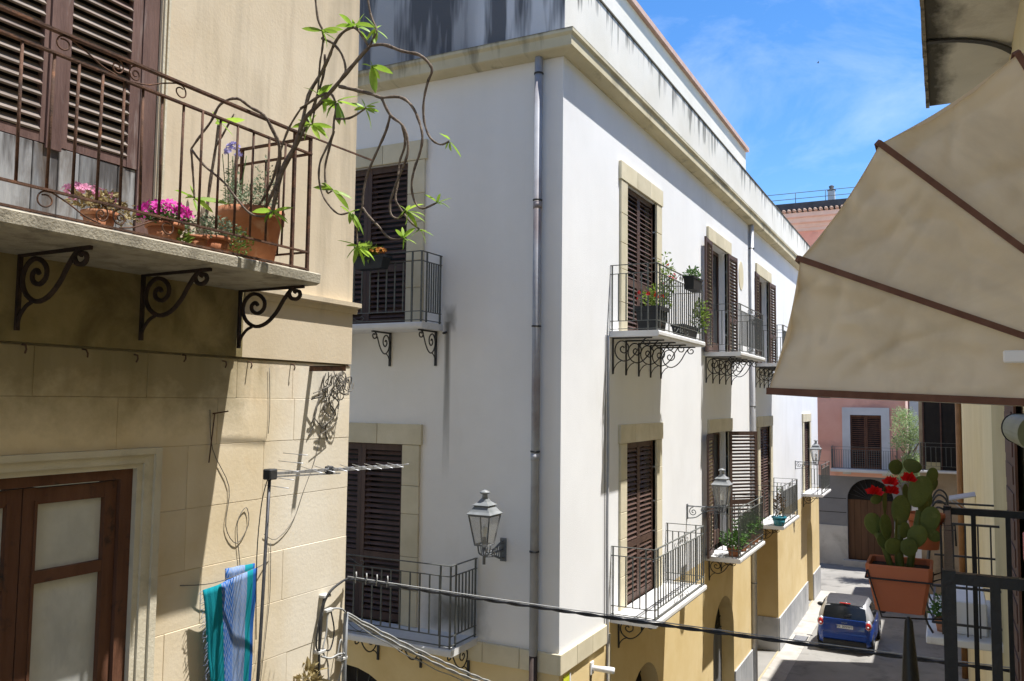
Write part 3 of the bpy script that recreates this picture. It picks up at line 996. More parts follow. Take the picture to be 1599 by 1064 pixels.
tag(rg, 'dangling tangle of old wires and dry twigs under the rusty angle bar', 'wires')
# thin dead cables running down the old wall
def wall_wire(pts, r, label, m=None, name='wall_cable', x=WX + .012):
    o = MB().tube(smooth_line([(x, y, z) for y, z in pts], 4), r, 5).build(name, m or M['wire_old'])
    tag(o, label, 'cable', 'thin cables on the old house wall')
    return o
wall_wire([(4.66, 8.0), (4.70, 7.7), (4.88, 7.4), (4.86, 7.1), (4.98, 6.95), (5.10, 7.08), (5.07, 7.22), (4.98, 7.1), (5.02, 6.8), (5.06, 6.5)], .0035, 'thin black cable looping down the wall above the blue rug')
wall_wire([(5.28, 8.35), (5.30, 8.0), (5.29, 7.8)], .003, 'short thin cable hanging straight down below the string course')
wall_wire([(5.98, 7.95), (5.9, 7.6), (5.75, 7.3), (5.62, 7.05), (5.42, 6.92), (5.28, 6.98)], .003, 'thin cable sagging across the wall behind the antenna boom')
wall_wire([(5.36, 6.9), (5.37, 6.5), (5.34, 6.2), (5.28, 5.7)], .003, 'thin cable running down right of the blue rug')
sp_ = MB()
sp_.tube([(WX, 4.70, 7.97), (WX + .10, 4.76, 7.99)], .006, 5)
sp_.tube([(WX + .02, 4.70, 7.97), (WX + .02, 4.66, 7.6)], .005, 5)
sp_ = sp_.build('wall_spike', M['rust']); tag(sp_, 'small bent iron spike in the cream wall at the shadow edge', 'spike')

# ------------------------------------------------------------------ houses on the right side of the street
M['right_wall'] = mat('pale_yellow_plaster', (.68, .59, .36), (.76, .67, .44), .92, .8, .1, 40, c3=(.60, .52, .33), c3scale=1, c3range=(.55, .8))
M['right_trim'] = mat('darker_yellow_trim', (.42, .36, .20), (.50, .44, .26), .92, 1, .2, 40)
M['brown_shut'] = mat('red_brown_shutter', (.07, .035, .026), (.10, .05, .038), .7, 6)
own = wempty('near_house', (4, 0, 0))
tag(own, 'house carrying the awning and black railings, at the right edge', 'house')
MB().box(.72, 8, -8, 4.5, 0, 16).build('wall', M['right_wall'], own)
yel = wempty('yellow_house', (4, 15, 0))
tag(yel, 'pale yellow house wall behind the black railing at the right edge', 'house')
MB().box(.45, 8, 4.5, 30.4, 0, 16).build('wall', M['right_wall'], yel)
MB().box(.41, .449, 7.3, 9.65, 5.4, 9.6).build('door_surround', M['right_trim'], yel)
dr = MB().box(.395, .41, 6.35, 7.28, 5.4, 9.4).build('shutter', M['brown_shut'], yel)
for i in range(20):
    MB().box(.388, .394, 6.5, 7.2, 5.6 + i * .18, 5.72 + i * .18).build('slat', M['brown_shut'], dr)
pp = MB().tube([(.36, 29.0, 0), (.36, 29.0, 10.0)], .085, 10)
pp = pp.build('drainpipe', mat('rust_brown_pipe', (.24, .12, .045), (.32, .17, .075), .6, 3))
tag(pp, 'rust brown drainpipe at the far edge of the yellow wall', 'drainpipe')
# projecting brown house beyond
M['brown_wall'] = mat('brownish_old_plaster', (.30, .23, .15), (.42, .34, .24), .92, .7, .3, 30, c3=(.20, .15, .10), c3scale=1.2, c3range=(.5, .7))
bh = wempty('brown_house', (3, 33, 0))
tag(bh, 'narrow brown house front with a dark tall balcony door beyond the yellow wall', 'house')
mb = MB(); mb.box(-.92, 8, 36.5, 42, 0, 8.6); mb.box(.6, 8, 30.4, 36.5, 0, 8.6); mb.build('wall', M['brown_wall'], bh)
dd = MB().box(-.79, .42, 36.44, 36.5, 5.60, 8.4).build('balcony_door', M['dark'], bh)
for x in (-.79, -.18, .37):
    MB().box(x, x + .05, 36.40, 36.44, 5.60, 8.4).build('door_stile', M['brown_shut'], dd)
MB().box(-.72, -.2, 36.41, 36.44, 5.60, 5.9).build('door_panel', M['right_trim'], dd)
make_balcony('balcony', 'thin railed balcony before the dark door of the brown house', (-.92, 36.5, 5.60), -math.pi / 2, 1.5, .5, 1.05, 7, 2, (), slab_t=.09, ornament=False)
# small shed hood fixed on the yellow house
hd = MB()
hd.prism([(0, .0), (-.42, -.10), (-.42, -.12), (0, -.02)], 0, .75, lambda u, v, a: (.45 + u, 17.0 + a, 6.52 + v))
for a in (.05, .7):
    hd.bar((.44, 17 + a, 6.1), (.06, 17 + a, 6.4), .02, .02)
hd = hd.build('metal_hood', M['pipe']); tag(hd, 'small grey metal hood on brackets beside the rust brown drainpipe', 'hood')
# awning cassette, pink planter
M['cassette'] = mat('grey_green_metal', (.15, .18, .12), (.20, .23, .16), .5, 3)
cs = MB()
pts = [(-.05 + .07 * math.cos(R(a)), .085 * math.sin(R(a))) for a in range(90, 271, 15)] + [(0.02, -.085), (.02, .085)]
cs.prism(pts, 0, 1.2, lambda u, v, a: (.43 + u, 4.75 + a, 7.965 + v))
cs = cs.build('awning_cassette', M['cassette'])
MB().prism([(u * 1.06, v * 1.06) for u, v in pts], 1.2, 1.22, lambda u, v, a: (.43 + u, 4.75 + a, 7.965 + v)).build('end_cap', M['clamp'], cs)
tag(cs, 'grey green rolled awning cassette on the yellow wall at right', 'awning case')
pk = MB().cbox(.405, .447, 5.4, 6.05, 7.16, 7.34, .012).build('pink_planter', mat('pink_plastic', (.55, .13, .12), (.6, .16, .15), .5, 4))
tag(pk, 'small pink plastic planter on the yellow wall at the right edge', 'planter')

# ------------------------------------------------------------------ pink house closing the street
M['pink'] = mat('pink_plaster', (.70, .345, .25), (.78, .43, .32), .92, .6, .2, 30, c3=(.36, .18, .15), c3scale=.5, c3range=(.5, .8))
M['grey_render'] = mat('grey_render', (.17, .165, .165), (.22, .215, .21), .92, .7, .2, 30)
M['pale_trim'] = mat('pale_grey_trim', (.52, .51, .49), (.62, .61, .59), .9, 1.2)
M['base_stone'] = mat('pale_base_stone', (.44, .41, .36), (.55, .52, .46), .9, .8, .2, 20, c3=(.32, .29, .25), c3scale=1.2, c3range=(.5, .75))
M['old_door'] = mat('brown_plank_door', (.085, .042, .020), (.13, .065, .032), .75, 4, .2, 40, stretch=(1, 1, .1), rnd=.15)
M['rooftile'] = mat('pale_terracotta_tile', (.42, .28, .2), (.56, .42, .32), .9, 5, .3, 30)
M['roof_dark'] = mat('dark_roof_slab', (.05, .05, .055), (.08, .08, .085), .8, 3)
M['pink_cornice'] = mat('pale_pinkish_cornice', (.60, .48, .40), (.70, .58, .50), .9, 1.2)
E_ = 46.0
pink = wempty('pink_house', (-3, E_ + 3, 0))
tag(pink, 'pink house with grey ground floor closing the far end of the street', 'house')
EP = lambda u, z, d: (u, E_ + d, z)
mb = MB()
wall_holes(mb, EP, -22, 6, 4.45, 8.9, [(-4.3, -2.85, 4.86, 7.55), (-9.6, -8.2, 4.86, 7.55)], .2)
mb.quad((6, E_, 0), (6, 54, 0), (6, 54, 8.9), (6, E_, 8.9)); mb.quad((-22, E_, 8.9), (6, E_, 8.9), (6, 54, 8.9), (-22, 54, 8.9))
mb.build('upper_wall', M['pink'], pink, fix=False)
mb = MB()
wall_holes(mb, EP, -22, 6, 1.95, 4.45, [(-4.5, -2.35, 1.0, 4.35, 1.05)], .3)
mb.build('ground_floor_wall', M['grey_render'], pink, fix=False)
for z in (2.6, 3.3):
    MB().box(-22, -4.55, E_ - .004, E_ + .01, z, z + .03).build('render_groove', M['dark'], pink)
mb = MB(); mb.box(-22, -4.5, E_ - .05, E_ + .1, 0, 1.95); mb.box(-2.35, 6, E_ - .05, E_ + .1, 0, 1.95)
mb.build('base', M['base_stone'], pink)
ad = MB().box(-4.5, -2.35, E_ + .3, E_ + .34, 0, 4.4).build('arched_door', M['dark'], pink)
pm = MB().cbox(-.15, .15, -.03, 0, .3, 3.28, .01).mesh('plank')
for i in range(7):
    obj('plank', pm, M['old_door'], ad, (-4.5 + 2.15 * (i + .5) / 7, E_ + .3, 0))
f = MB()
for k in range(1, 12):
    an = math.pi * k / 12
    f.tube([(-3.42, E_ + .2, 3.3), (-3.42 + 1.07 * math.cos(an), E_ + .2, 3.3 + 1.05 * math.sin(an))], .02, 5)
f.build('fanlight_grille', M['iron_dark'], ad)
MB().box(-4.7, -2.2, E_ - .35, E_ + .05, 0, .3).build('door_step', M['base_stone'], pink)
for (a, b) in ((-4.3, -2.85), (-9.6, -8.2)):
    for z0, z1 in ((4.86, 7.55),):
        t = MB()
        t.box(a - .38, a, E_ - .06, E_ + .05, z0 - .3, z1); t.box(b, b + .38, E_ - .06, E_ + .05, z0 - .3, z1)
        t.box(a - .38, b + .38, E_ - .064, E_ + .05, z1, z1 + .38)
        t.build('door_surround', M['pale_trim'], pink)
        MB().box(a, b, E_ + .18, E_ + .2, z0, z1).build('dark_room', M['dark'], pink)
        wdh = (b - a) / 2 - .01
        make_shutter(pink, (a + .005, E_ + .1, z0), -math.pi / 2, wdh, z1 - z0 - .02, 1, M['wood_brown'], M['wood_brown'], single=False, pitch=.1)
        make_shutter(pink, (b - .005, E_ + .1, z0), -math.pi / 2, wdh, z1 - z0 - .02, -1, M['wood_brown'], M['wood_brown'], single=False, pitch=.1)
make_balcony('balcony', 'grey railed balcony on the pink house above its arched door', (-5.2, E_, 4.86), -math.pi / 2, 3.1, .7, 1.1, 26, 5, (), slab_t=.16, ornament=False, m_slab=M['pale_trim'], low=.05)
cb = MB(); cb.box(-1.55, -.95, E_ - .08, E_ + .05, 0, 8.9); cb.build('corner_pilaster', M['pale_trim'], pink)
pp = MB().tube([(-1.68, E_ - .1, 0), (-1.68, E_ - .1, 8.8)], .07, 8).build('drainpipe', M['terracotta_edge']); tag(pp, 'terracotta coloured drainpipe on the pink house beside its pale pilaster', 'drainpipe')
MB().box(-22.1, 6.1, E_ - .12, E_ + .3, 8.9, 9.05).build('roof_coping', M['pale_trim'], pink)
T_ = 58.0
tall = wempty('tall_pink_house', (-4, T_ + 4, 0))
tag(tall, 'taller pink house with tiled eaves and chimney showing above the streaked parapet', 'house')
mb = MB(); mb.box(-24, 8, T_, T_ + 12, 0, 20.3); mb.build('wall', M['pink'], tall)
ep = [(0, 19.54), (.10, 19.57), (.13, 19.75), (.22, 19.8), (.28, 20.0), (.56, 20.06), (.62, 20.33), (.88, 20.38), (.95, 20.64), (0, 20.7)]
MB().prism(ep, -24, 8, lambda u, v, a: (a, T_ - u, v)).build('eaves_cornice', M['pink_cornice'], tall)
tme = MB().tube([(0, -1.1, 20.76), (0, .2, 20.86)], .11, 8).mesh('roof_tile')
for i in range(34):
    obj('roof_tile', tme, M['rooftile'], tall, (-13.5 + i * .33, T_, 0))
MB().box(-24, 8, T_ - .6, T_ + 11, 20.95, 21.38).build('roof_slab', M['roof_dark'], tall)
rl = MB()
for z in (21.8, 22.2):
    rl.tube([(-20, T_, z), (7, T_, z)], .022, 5)
for i in range(15):
    rl.tube([(-20 + 1.9 * i, T_, 21.3), (-20 + 1.9 * i, T_, 22.2)], .022, 5)
rl.build('roof_railing', M['iron'], tall)
ch = MB(); ch.cbox(-6.85, -6.4, 60.5, 60.95, 21.3, 22.75, .02); ch = ch.build('chimney', M['pale_trim'], tall)
MB().lathe([(.28, 0), (.28, .08), (.13, .15), (.18, .32), (.06, .4)], 10, (-6.62, 60.72, 22.75)).build('chimney_cap', M['roof_dark'], ch)
# stain-like rusty downspout box on the pink wall
vs_ = MB().box(-6.35, -6.2, E_ - .1, E_, 6.9, 8.9).build('vent_duct', M['roof_dark'], pink)

# ------------------------------------------------------------------ measured curves: plumeria limbs, leaves, cactus pads
BR = [
 (0.017, 0.012, [(-4.249, 4.473, 9.406), (-4.146, 4.446, 9.69), (-4.019, 4.441, 9.88), (-3.93, 4.418, 10.03), (-3.807, 4.418, 10.117), (-3.682, 4.419, 10.21), (-3.55, 4.421, 10.323), (-3.389, 4.436, 10.469)]),
 (0.011, 0.006, [(-3.389, 4.436, 10.469), (-3.275, 4.439, 10.457), (-3.141, 4.457, 10.395), (-3.013, 4.47, 10.351), (-2.955, 4.505, 10.293), (-2.941, 4.516, 10.243), (-2.969, 4.508, 10.167), (-2.994, 4.505, 10.041), (-2.993, 4.515, 9.916), (-2.951, 4.523, 9.805), (-2.882, 4.541, 9.754), (-2.824, 4.557, 9.772)]),
 (0.009, 0.005, [(-3.389, 4.436, 10.469), (-3.357, 4.447, 10.542), (-3.354, 4.456, 10.59), (-3.407, 4.465, 10.694), (-3.439, 4.459, 10.855), (-3.462, 4.469, 11.001)]),
 (0.013, 0.008, [(-3.971, 4.436, 9.964), (-3.931, 4.459, 10.218), (-3.856, 4.486, 10.363), (-3.765, 4.468, 10.469), (-3.699, 4.44, 10.537), (-3.634, 4.445, 10.609), (-3.544, 4.456, 10.636), (-3.464, 4.447, 10.558), (-3.403, 4.44, 10.473)]),
 (0.013, 0.01, [(-3.624, 4.414, 10.221), (-3.483, 4.445, 10.178), (-3.383, 4.454, 10.142), (-3.298, 4.456, 10.103)]),
 (0.01, 0.006, [(-3.298, 4.456, 10.103), (-3.16, 4.472, 10.091), (-3.065, 4.47, 10.019), (-3.012, 4.484, 9.909), (-2.984, 4.484, 9.798), (-3.002, 4.483, 9.694), (-3.033, 4.475, 9.602), (-3.054, 4.473, 9.486), (-3.038, 4.49, 9.382), (-2.989, 4.507, 9.335), (-2.896, 4.53, 9.368)]),
 (0.01, 0.006, [(-3.298, 4.456, 10.103), (-3.248, 4.491, 9.989), (-3.169, 4.514, 9.919), (-3.141, 4.536, 9.835), (-3.14, 4.545, 9.728), (-3.176, 4.535, 9.622), (-3.216, 4.523, 9.515), (-3.243, 4.506, 9.406), (-3.235, 4.506, 9.319), (-3.183, 4.513, 9.29), (-3.125, 4.516, 9.332)]),
 (0.006, 0.004, [(-3.181, 4.531, 9.926), (-3.193, 4.59, 9.813), (-3.236, 4.589, 9.686), (-3.235, 4.578, 9.552), (-3.241, 4.561, 9.44), (-3.204, 4.563, 9.371), (-3.138, 4.581, 9.282), (-3.072, 4.598, 9.224)]),
 (0.009, 0.006, [(-3.248, 4.491, 9.989), (-3.288, 4.501, 9.888), (-3.353, 4.5, 9.765), (-3.426, 4.497, 9.619), (-3.455, 4.492, 9.49), (-3.466, 4.495, 9.382), (-3.499, 4.488, 9.252), (-3.492, 4.491, 9.121)]),
 (0.006, 0.004, [(-3.462, 4.497, 9.382), (-3.409, 4.507, 9.314), (-3.345, 4.523, 9.25), (-3.266, 4.547, 9.166), (-3.179, 4.57, 9.167)]),
 (0.008, 0.006, [(-3.809, 4.354, 10.898), (-3.794, 4.377, 10.713), (-3.764, 4.399, 10.625), (-3.771, 4.405, 10.514), (-3.802, 4.42, 10.412), (-3.837, 4.448, 10.245), (-3.88, 4.47, 10.122), (-3.912, 4.485, 10.016)]),
 (0.009, 0.007, [(-3.773, 4.398, 10.581), (-3.694, 4.42, 10.538), (-3.628, 4.438, 10.455), (-3.601, 4.448, 10.364), (-3.604, 4.441, 10.295)]),
 (0.009, 0.005, [(-3.981, 4.44, 10.128), (-3.794, 4.42, 10.183), (-3.701, 4.422, 10.183), (-3.659, 4.428, 10.097), (-3.66, 4.414, 9.981), (-3.657, 4.401, 9.888), (-3.698, 4.388, 9.792), (-3.739, 4.375, 9.691), (-3.732, 4.366, 9.556), (-3.687, 4.377, 9.435), (-3.6, 4.407, 9.337), (-3.518, 4.426, 9.342)]),
 (0.007, 0.004, [(-3.674, 4.434, 9.922), (-3.708, 4.427, 9.791), (-3.735, 4.424, 9.659), (-3.713, 4.425, 9.502), (-3.669, 4.425, 9.506)]),
 (0.006, 0.004, [(-3.648, 4.419, 9.999), (-3.545, 4.428, 9.991), (-3.46, 4.435, 10.02), (-3.403, 4.429, 10.045)]),
 (0.014, 0.007, [(-4.225, 4.472, 9.566), (-4.183, 4.458, 9.734), (-4.134, 4.405, 9.862), (-4.143, 4.348, 9.962), (-4.172, 4.28, 10.06), (-4.221, 4.206, 10.098), (-4.276, 4.129, 10.145), (-4.36, 4.067, 10.097), (-4.421, 4.045, 9.978), (-4.493, 4.016, 9.872), (-4.546, 3.996, 9.789)]),
 (0.006, 0.004, [(-4.546, 3.996, 9.789), (-4.459, 4.027, 9.679), (-4.322, 4.085, 9.554), (-4.239, 4.113, 9.45), (-4.142, 4.15, 9.339), (-4.058, 4.194, 9.318), (-4.008, 4.218, 9.349)]),
 (0.006, 0.005, [(-4.546, 3.996, 9.789), (-4.572, 4.036, 9.682), (-4.583, 4.063, 9.555), (-4.581, 4.071, 9.467)]),
 (0.012, 0.01, [(-4.903, 4.473, 9.417), (-4.871, 4.468, 9.682), (-4.832, 4.469, 9.922), (-4.797, 4.468, 10.162)]),
 (0.008, 0.006, [(-4.822, 4.47, 9.98), (-4.753, 4.475, 10.07), (-4.667, 4.486, 10.207)]),
 (0.012, 0.008, [(-4.36, 4.523, 9.473), (-4.195, 4.529, 9.754), (-4.053, 4.529, 9.956), (-3.975, 4.535, 10.11), (-3.869, 4.535, 10.373), (-3.834, 4.507, 10.52)]),
 (0.01, 0.007, [(-4.423, 4.492, 9.449), (-4.315, 4.531, 9.66), (-4.246, 4.528, 9.864), (-4.16, 4.524, 10.04), (-4.015, 4.478, 10.145)]),
]
LV = [
 ((-2.817, 4.56, 9.78), (-0.52, -0.73, 0.44), 0.096),
 ((-2.819, 4.56, 9.769), (0.35, 0.63, -0.69), 0.140),
 ((-2.827, 4.556, 9.771), (-0.34, -0.28, -0.9), 0.061),
 ((-2.895, 4.53, 9.374), (-0.64, -0.49, 0.59), 0.104),
 ((-2.898, 4.529, 9.365), (0.8, 0.45, 0.38), 0.122),
 ((-2.89, 4.533, 9.368), (0.37, -0.34, 0.87), 0.078),
 ((-2.9, 4.528, 9.376), (0.85, 0.51, -0.16), 0.113),
 ((-3.126, 4.516, 9.336), (0.55, 0.75, -0.36), 0.177),
 ((-3.12, 4.519, 9.332), (0.66, 0.41, 0.63), 0.133),
 ((-3.129, 4.514, 9.34), (-0.56, -0.29, -0.78), 0.097),
 ((-3.131, 4.513, 9.332), (0.58, 0.52, -0.62), 0.150),
 ((-3.123, 4.517, 9.338), (0.41, -0.18, -0.9), 0.124),
 ((-3.121, 4.519, 9.329), (0.99, 0.14, -0.01), 0.150),
 ((-3.068, 4.6, 9.219), (0.95, 0.13, -0.28), 0.125),
 ((-3.064, 4.602, 9.216), (0.43, 0.43, -0.79), 0.107),
 ((-3.068, 4.6, 9.22), (-0.87, -0.08, -0.49), 0.107),
 ((-3.178, 4.57, 9.167), (0.58, 0.28, 0.77), 0.116),
 ((-3.179, 4.57, 9.162), (-0.23, -0.58, 0.78), 0.098),
 ((-3.173, 4.573, 9.161), (0.81, 0.57, -0.09), 0.098),
 ((-3.178, 4.571, 9.16), (-0.04, 0.1, -0.99), 0.081),
 ((-3.492, 4.49, 9.126), (-0.74, -0.62, 0.26), 0.154),
 ((-3.489, 4.492, 9.127), (-0.77, -0.17, -0.61), 0.136),
 ((-3.496, 4.49, 9.114), (0.59, -0.02, -0.81), 0.163),
 ((-3.485, 4.495, 9.118), (0.7, 0.58, -0.42), 0.154),
 ((-3.492, 4.491, 9.119), (-0.24, -0.05, -0.97), 0.136),
 ((-3.495, 4.489, 9.126), (0.91, 0.36, 0.22), 0.118),
 ((-3.511, 4.43, 9.34), (0.54, 0.33, -0.77), 0.198),
 ((-3.513, 4.429, 9.338), (-0.82, -0.06, 0.58), 0.108),
 ((-3.523, 4.424, 9.338), (0.97, 0.09, 0.24), 0.099),
 ((-3.516, 4.427, 9.346), (0.18, 0.57, -0.8), 0.162),
 ((-3.663, 4.428, 9.513), (-0.95, -0.24, 0.22), 0.155),
 ((-3.664, 4.428, 9.51), (0.82, 0.43, -0.37), 0.164),
 ((-3.663, 4.428, 9.507), (0.48, 0.58, -0.66), 0.183),
 ((-3.676, 4.421, 9.508), (-0.33, -0.45, 0.83), 0.082),
 ((-3.4, 4.43, 10.052), (0.64, 0.61, 0.46), 0.117),
 ((-3.41, 4.425, 10.041), (-0.57, -0.75, 0.35), 0.126),
 ((-3.407, 4.427, 10.04), (0.11, 0.57, -0.81), 0.162),
 ((-3.408, 4.427, 10.042), (-0.41, 0.05, 0.91), 0.090),
 ((-3.41, 4.426, 10.036), (0.83, 0.55, -0.08), 0.108),
 ((-3.658, 4.427, 10.122), (0.62, 0.62, 0.49), 0.184),
 ((-3.646, 4.432, 10.126), (0.9, 0.37, -0.25), 0.175),
 ((-3.658, 4.427, 10.12), (-0.74, -0.17, -0.65), 0.138),
 ((-3.647, 4.433, 10.112), (0.42, 0.02, -0.91), 0.202),
 ((-3.645, 4.434, 10.116), (0.17, -0.09, -0.98), 0.184),
 ((-3.655, 4.429, 10.116), (-0.88, -0.44, 0.19), 0.120),
 ((-3.918, 4.482, 10.017), (-0.95, -0.31, 0.08), 0.151),
 ((-3.918, 4.482, 10.015), (-0.34, -0.47, -0.82), 0.142),
 ((-3.911, 4.485, 10.023), (0.83, 0.55, -0.13), 0.161),
 ((-3.916, 4.483, 10.014), (0.6, -0.06, -0.8), 0.161),
 ((-3.92, 4.481, 10.015), (0.72, 0.49, -0.5), 0.170),
 ((-3.919, 4.481, 10.025), (-0.42, 0.06, 0.91), 0.113),
 ((-3.55, 4.453, 10.634), (-0.55, -0.02, 0.83), 0.157),
 ((-3.536, 4.46, 10.629), (0.45, 0.16, 0.88), 0.138),
 ((-3.548, 4.454, 10.637), (-0.62, -0.78, 0.07), 0.138),
 ((-3.542, 4.457, 10.634), (0.62, 0.61, -0.49), 0.138),
 ((-3.54, 4.457, 10.641), (0.96, 0.22, -0.17), 0.138),
 ((-3.772, 4.395, 10.634), (-0.91, -0.4, 0.13), 0.158),
 ((-3.773, 4.394, 10.632), (0.61, 0.72, 0.33), 0.167),
 ((-3.776, 4.393, 10.632), (0.57, 0.14, -0.81), 0.158),
 ((-3.776, 4.393, 10.63), (0.63, 0.67, -0.4), 0.139),
 ((-3.355, 4.455, 10.593), (-0.81, -0.47, 0.36), 0.163),
 ((-3.359, 4.454, 10.583), (0.81, 0.32, -0.49), 0.118),
 ((-3.351, 4.458, 10.591), (-0.37, -0.57, -0.73), 0.145),
 ((-3.353, 4.456, 10.597), (-0.16, -0.02, -0.99), 0.136),
 ((-3.384, 4.45, 10.332), (0.84, 0.53, -0.11), 0.172),
 ((-3.38, 4.452, 10.329), (-0.13, 0.39, -0.91), 0.190),
 ((-3.378, 4.453, 10.325), (-0.74, -0.44, 0.5), 0.082),
 ((-4.0, 4.222, 9.351), (-0.94, -0.29, 0.16), 0.154),
 ((-4.005, 4.219, 9.356), (0.19, 0.61, -0.77), 0.181),
 ((-4.003, 4.221, 9.346), (0.74, 0.55, 0.39), 0.154),
 ((-4.009, 4.218, 9.351), (0.57, 0.77, -0.29), 0.136),
 ((-4.012, 4.216, 9.347), (-0.65, -0.26, -0.71), 0.091),
 ((-4.585, 4.069, 9.469), (-0.91, -0.1, 0.41), 0.205),
 ((-4.588, 4.068, 9.462), (0.52, -0.08, -0.85), 0.121),
 ((-4.58, 4.072, 9.468), (0.73, 0.68, -0.07), 0.260),
 ((-4.577, 4.073, 9.468), (-0.3, -0.19, 0.94), 0.112),
 ((-4.574, 4.252, 10.071), (0.43, 0.64, -0.64), 0.164),
 ((-4.566, 4.257, 10.056), (0.99, 0.17, 0.04), 0.240),
 ((-4.576, 4.252, 10.061), (-0.15, -0.35, 0.93), 0.087),
 ((-5.575, 3.337, 9.426), (0.45, -0.11, 0.89), 0.135),
 ((-5.579, 3.335, 9.421), (0.39, 0.41, -0.82), 0.135),
 ((-5.578, 3.335, 9.426), (-0.94, -0.23, -0.26), 0.090),
 ((-3.789, 4.423, 10.175), (0.8, -0.06, 0.6), 0.149),
 ((-3.797, 4.418, 10.188), (-0.53, -0.64, 0.56), 0.130),
 ((-3.798, 4.418, 10.184), (0.77, 0.44, -0.46), 0.186),
 ((-3.787, 4.423, 10.182), (0.33, 0.07, -0.94), 0.158),
]
PADS = [
 ((-0.187, 2.6, 7.764), 0.0470, 0.0578, -18, 0),
 ((-0.154, 2.6, 7.758), 0.0395, 0.0682, -14, 35),
 ((-0.117, 2.64, 7.802), 0.0562, 0.0797, 4, 10),
 ((-0.068, 2.66, 7.855), 0.0616, 0.0869, 22, -10),
 ((-0.106, 2.68, 7.848), 0.0257, 0.0478, 0, 50),
 ((-0.157, 2.62, 7.828), 0.0236, 0.0762, 2, 65),
 ((-0.037, 2.7, 7.897), 0.0366, 0.0476, 25, 20),
 ((-0.044, 2.66, 7.778), 0.0486, 0.0719, 14, -20),
 ((-0.035, 2.66, 7.735), 0.0430, 0.0305, 30, 0),
 ((-0.127, 2.585, 7.757), 0.0160, 0.0533, 8, 72),
 ((-0.108, 2.62, 7.75), 0.0323, 0.0430, 10, 25),
 ((-0.077, 2.62, 7.735), 0.0499, 0.0605, 18, -15),
 ((-0.136, 2.58, 7.709), 0.0496, 0.0425, -8, 20),
 ((-0.16, 2.6, 7.72), 0.0395, 0.0467, -25, 15),
 ((-0.132, 2.72, 7.917), 0.0451, 0.0413, -10, 20),
 ((-0.088, 2.72, 7.922), 0.0484, 0.0372, 25, -20),
 ((-0.179, 2.62, 7.831), 0.0346, 0.0255, -20, 10),
 ((-0.097, 2.6, 7.706), 0.0461, 0.0461, 5, -10),
 ((-0.062, 2.72, 7.81), 0.0369, 0.0554, 10, 30),
]
FLO = [(-0.182, 2.6, 7.857), (-0.141, 2.62, 7.885), (-0.139, 2.63, 7.859), (-0.094, 2.63, 7.896)]

# ------------------------------------------------------------------ drainpipes and small wall fittings
def drainpipe(label, x, y, z0, z1, r, m, clamps, out, brown=None):
    e = empty('drainpipe', (x, y, z0)); tag(e, label, 'drainpipe')
    MB().tube([(0, 0, 0), (0, 0, z1 - z0)], r, 14).build('pipe', m, e)
    cl = MB().tube([(0, 0, -.012), (0, 0, .012)], r * 1.16, 14)
    cl.bar((0, 0, 0), (out[0] * -.1, out[1] * -.1, 0), .02, .02)
    cl = cl.mesh('clamp')
    for z in clamps:
        obj('clamp', cl, M['clamp'], e, (0, 0, z - z0))
    jm_ = MB().tube([(0, 0, -.05), (0, 0, .05)], r * 1.09, 14).mesh('joint')
    for z in clamps[1::2]:
        obj('joint', jm_, m, e, (0, 0, z - z0 - .08))
    return e
drainpipe('grey zinc drainpipe on the shaded alley wall near the corner', -5.37, CY - .085, 4.42, 13.3, .062, M['pipe'], (13.05, 11.1, 9.2, 7.35, 5.9), (0, -1))
lo = MB().tube([(0, 0, 0), (0, 0, 4.42)], .06, 12).build('drainpipe', mat('dark_cast_pipe', (.05, .035, .03), (.08, .055, .045), .6, 4), None, (-5.37, CY - .085, 0))
tag(lo, 'dark iron foot of the drainpipe on the ochre alley wall', 'drainpipe')
drainpipe('pale drainpipe between the second and third street doors of the white house', WX + .08, 24.75, 0, 13.3, .07, M['pipe_white'], (12.6, 10.5, 8.0, 6.2, 3.0), (1, 0))
o = MB().tube(smooth_line([(WX + .02, 13.18, 9.2), (WX + .02, 13.2, 7.5), (WX + .02, 13.17, 6), (WX + .02, 13.19, 4.4), (WX + .02, 13.18, 1)], 4), .018, 6).build('wall_cable', M['pipe_white'])
tag(o, 'pale conduit running down the white wall left of the lower street balcony', 'cable')
o = MB().tube([(WX + .02, 13.27, 4.3), (WX + .02, 13.27, 0)], .02, 6).build('wall_cable', M['stone'])
tag(o, 'thin conduit on the ochre wall beside the white tube light', 'cable')
o = MB().tube([(WX + .015, 13.08, 9.2), (WX + .015, 13.06, 7.0), (WX + .015, 13.07, 4.5)], .007, 5).build('wall_cable', M['clamp'])
tag(o, 'thin black cable on the white wall left of the conduit', 'cable')
# white tubular light and sign
M['white_paint'] = mat('white_enamel', (.78, .78, .78), (.82, .82, .82), .4, 3)
e = empty('tube_light', (WX, 12.52, 3.95)); tag(e, 'white tubular light sticking out from the ochre wall by the corner', 'wall light')
MB().cbox(0, .03, -.06, .06, -.10, .10, .01).build('base_plate', M['white_paint'], e)
MB().tube([(.02, 0, .0), (.30, .12, -.03), (.34, .135, -.034)], [.04, .052, .046], 12).build('tube', M['white_paint'], e)
MB().tube([(.01, -.02, -.1), (.01, -.02, -1.5)], .008, 5).build('cable', M['clamp'], e)
e = empty('warning_sign', (WX, 11.56, 3.9)); tag(e, 'small yellow green sign with dark symbol on the ochre corner wall', 'sign')
MB().box(.003, .012, -.13, .13, -.22, .22).build('plate', mat('sign_yellow_green', (.62, .66, .04), (.68, .72, .06), .5, 3), e)
MB().box(.012, .016, .085, .13, -.22, .22).build('edge_strip', M['white_paint'], e)
sg = MB()
sg.prism([(-.06, -.1), (.03, -.02), (-.02, 0), (.05, .13), (-.04, .02), (.0, 0)], .0125, .0145, lambda u, v, a: (a, u - .02, v))
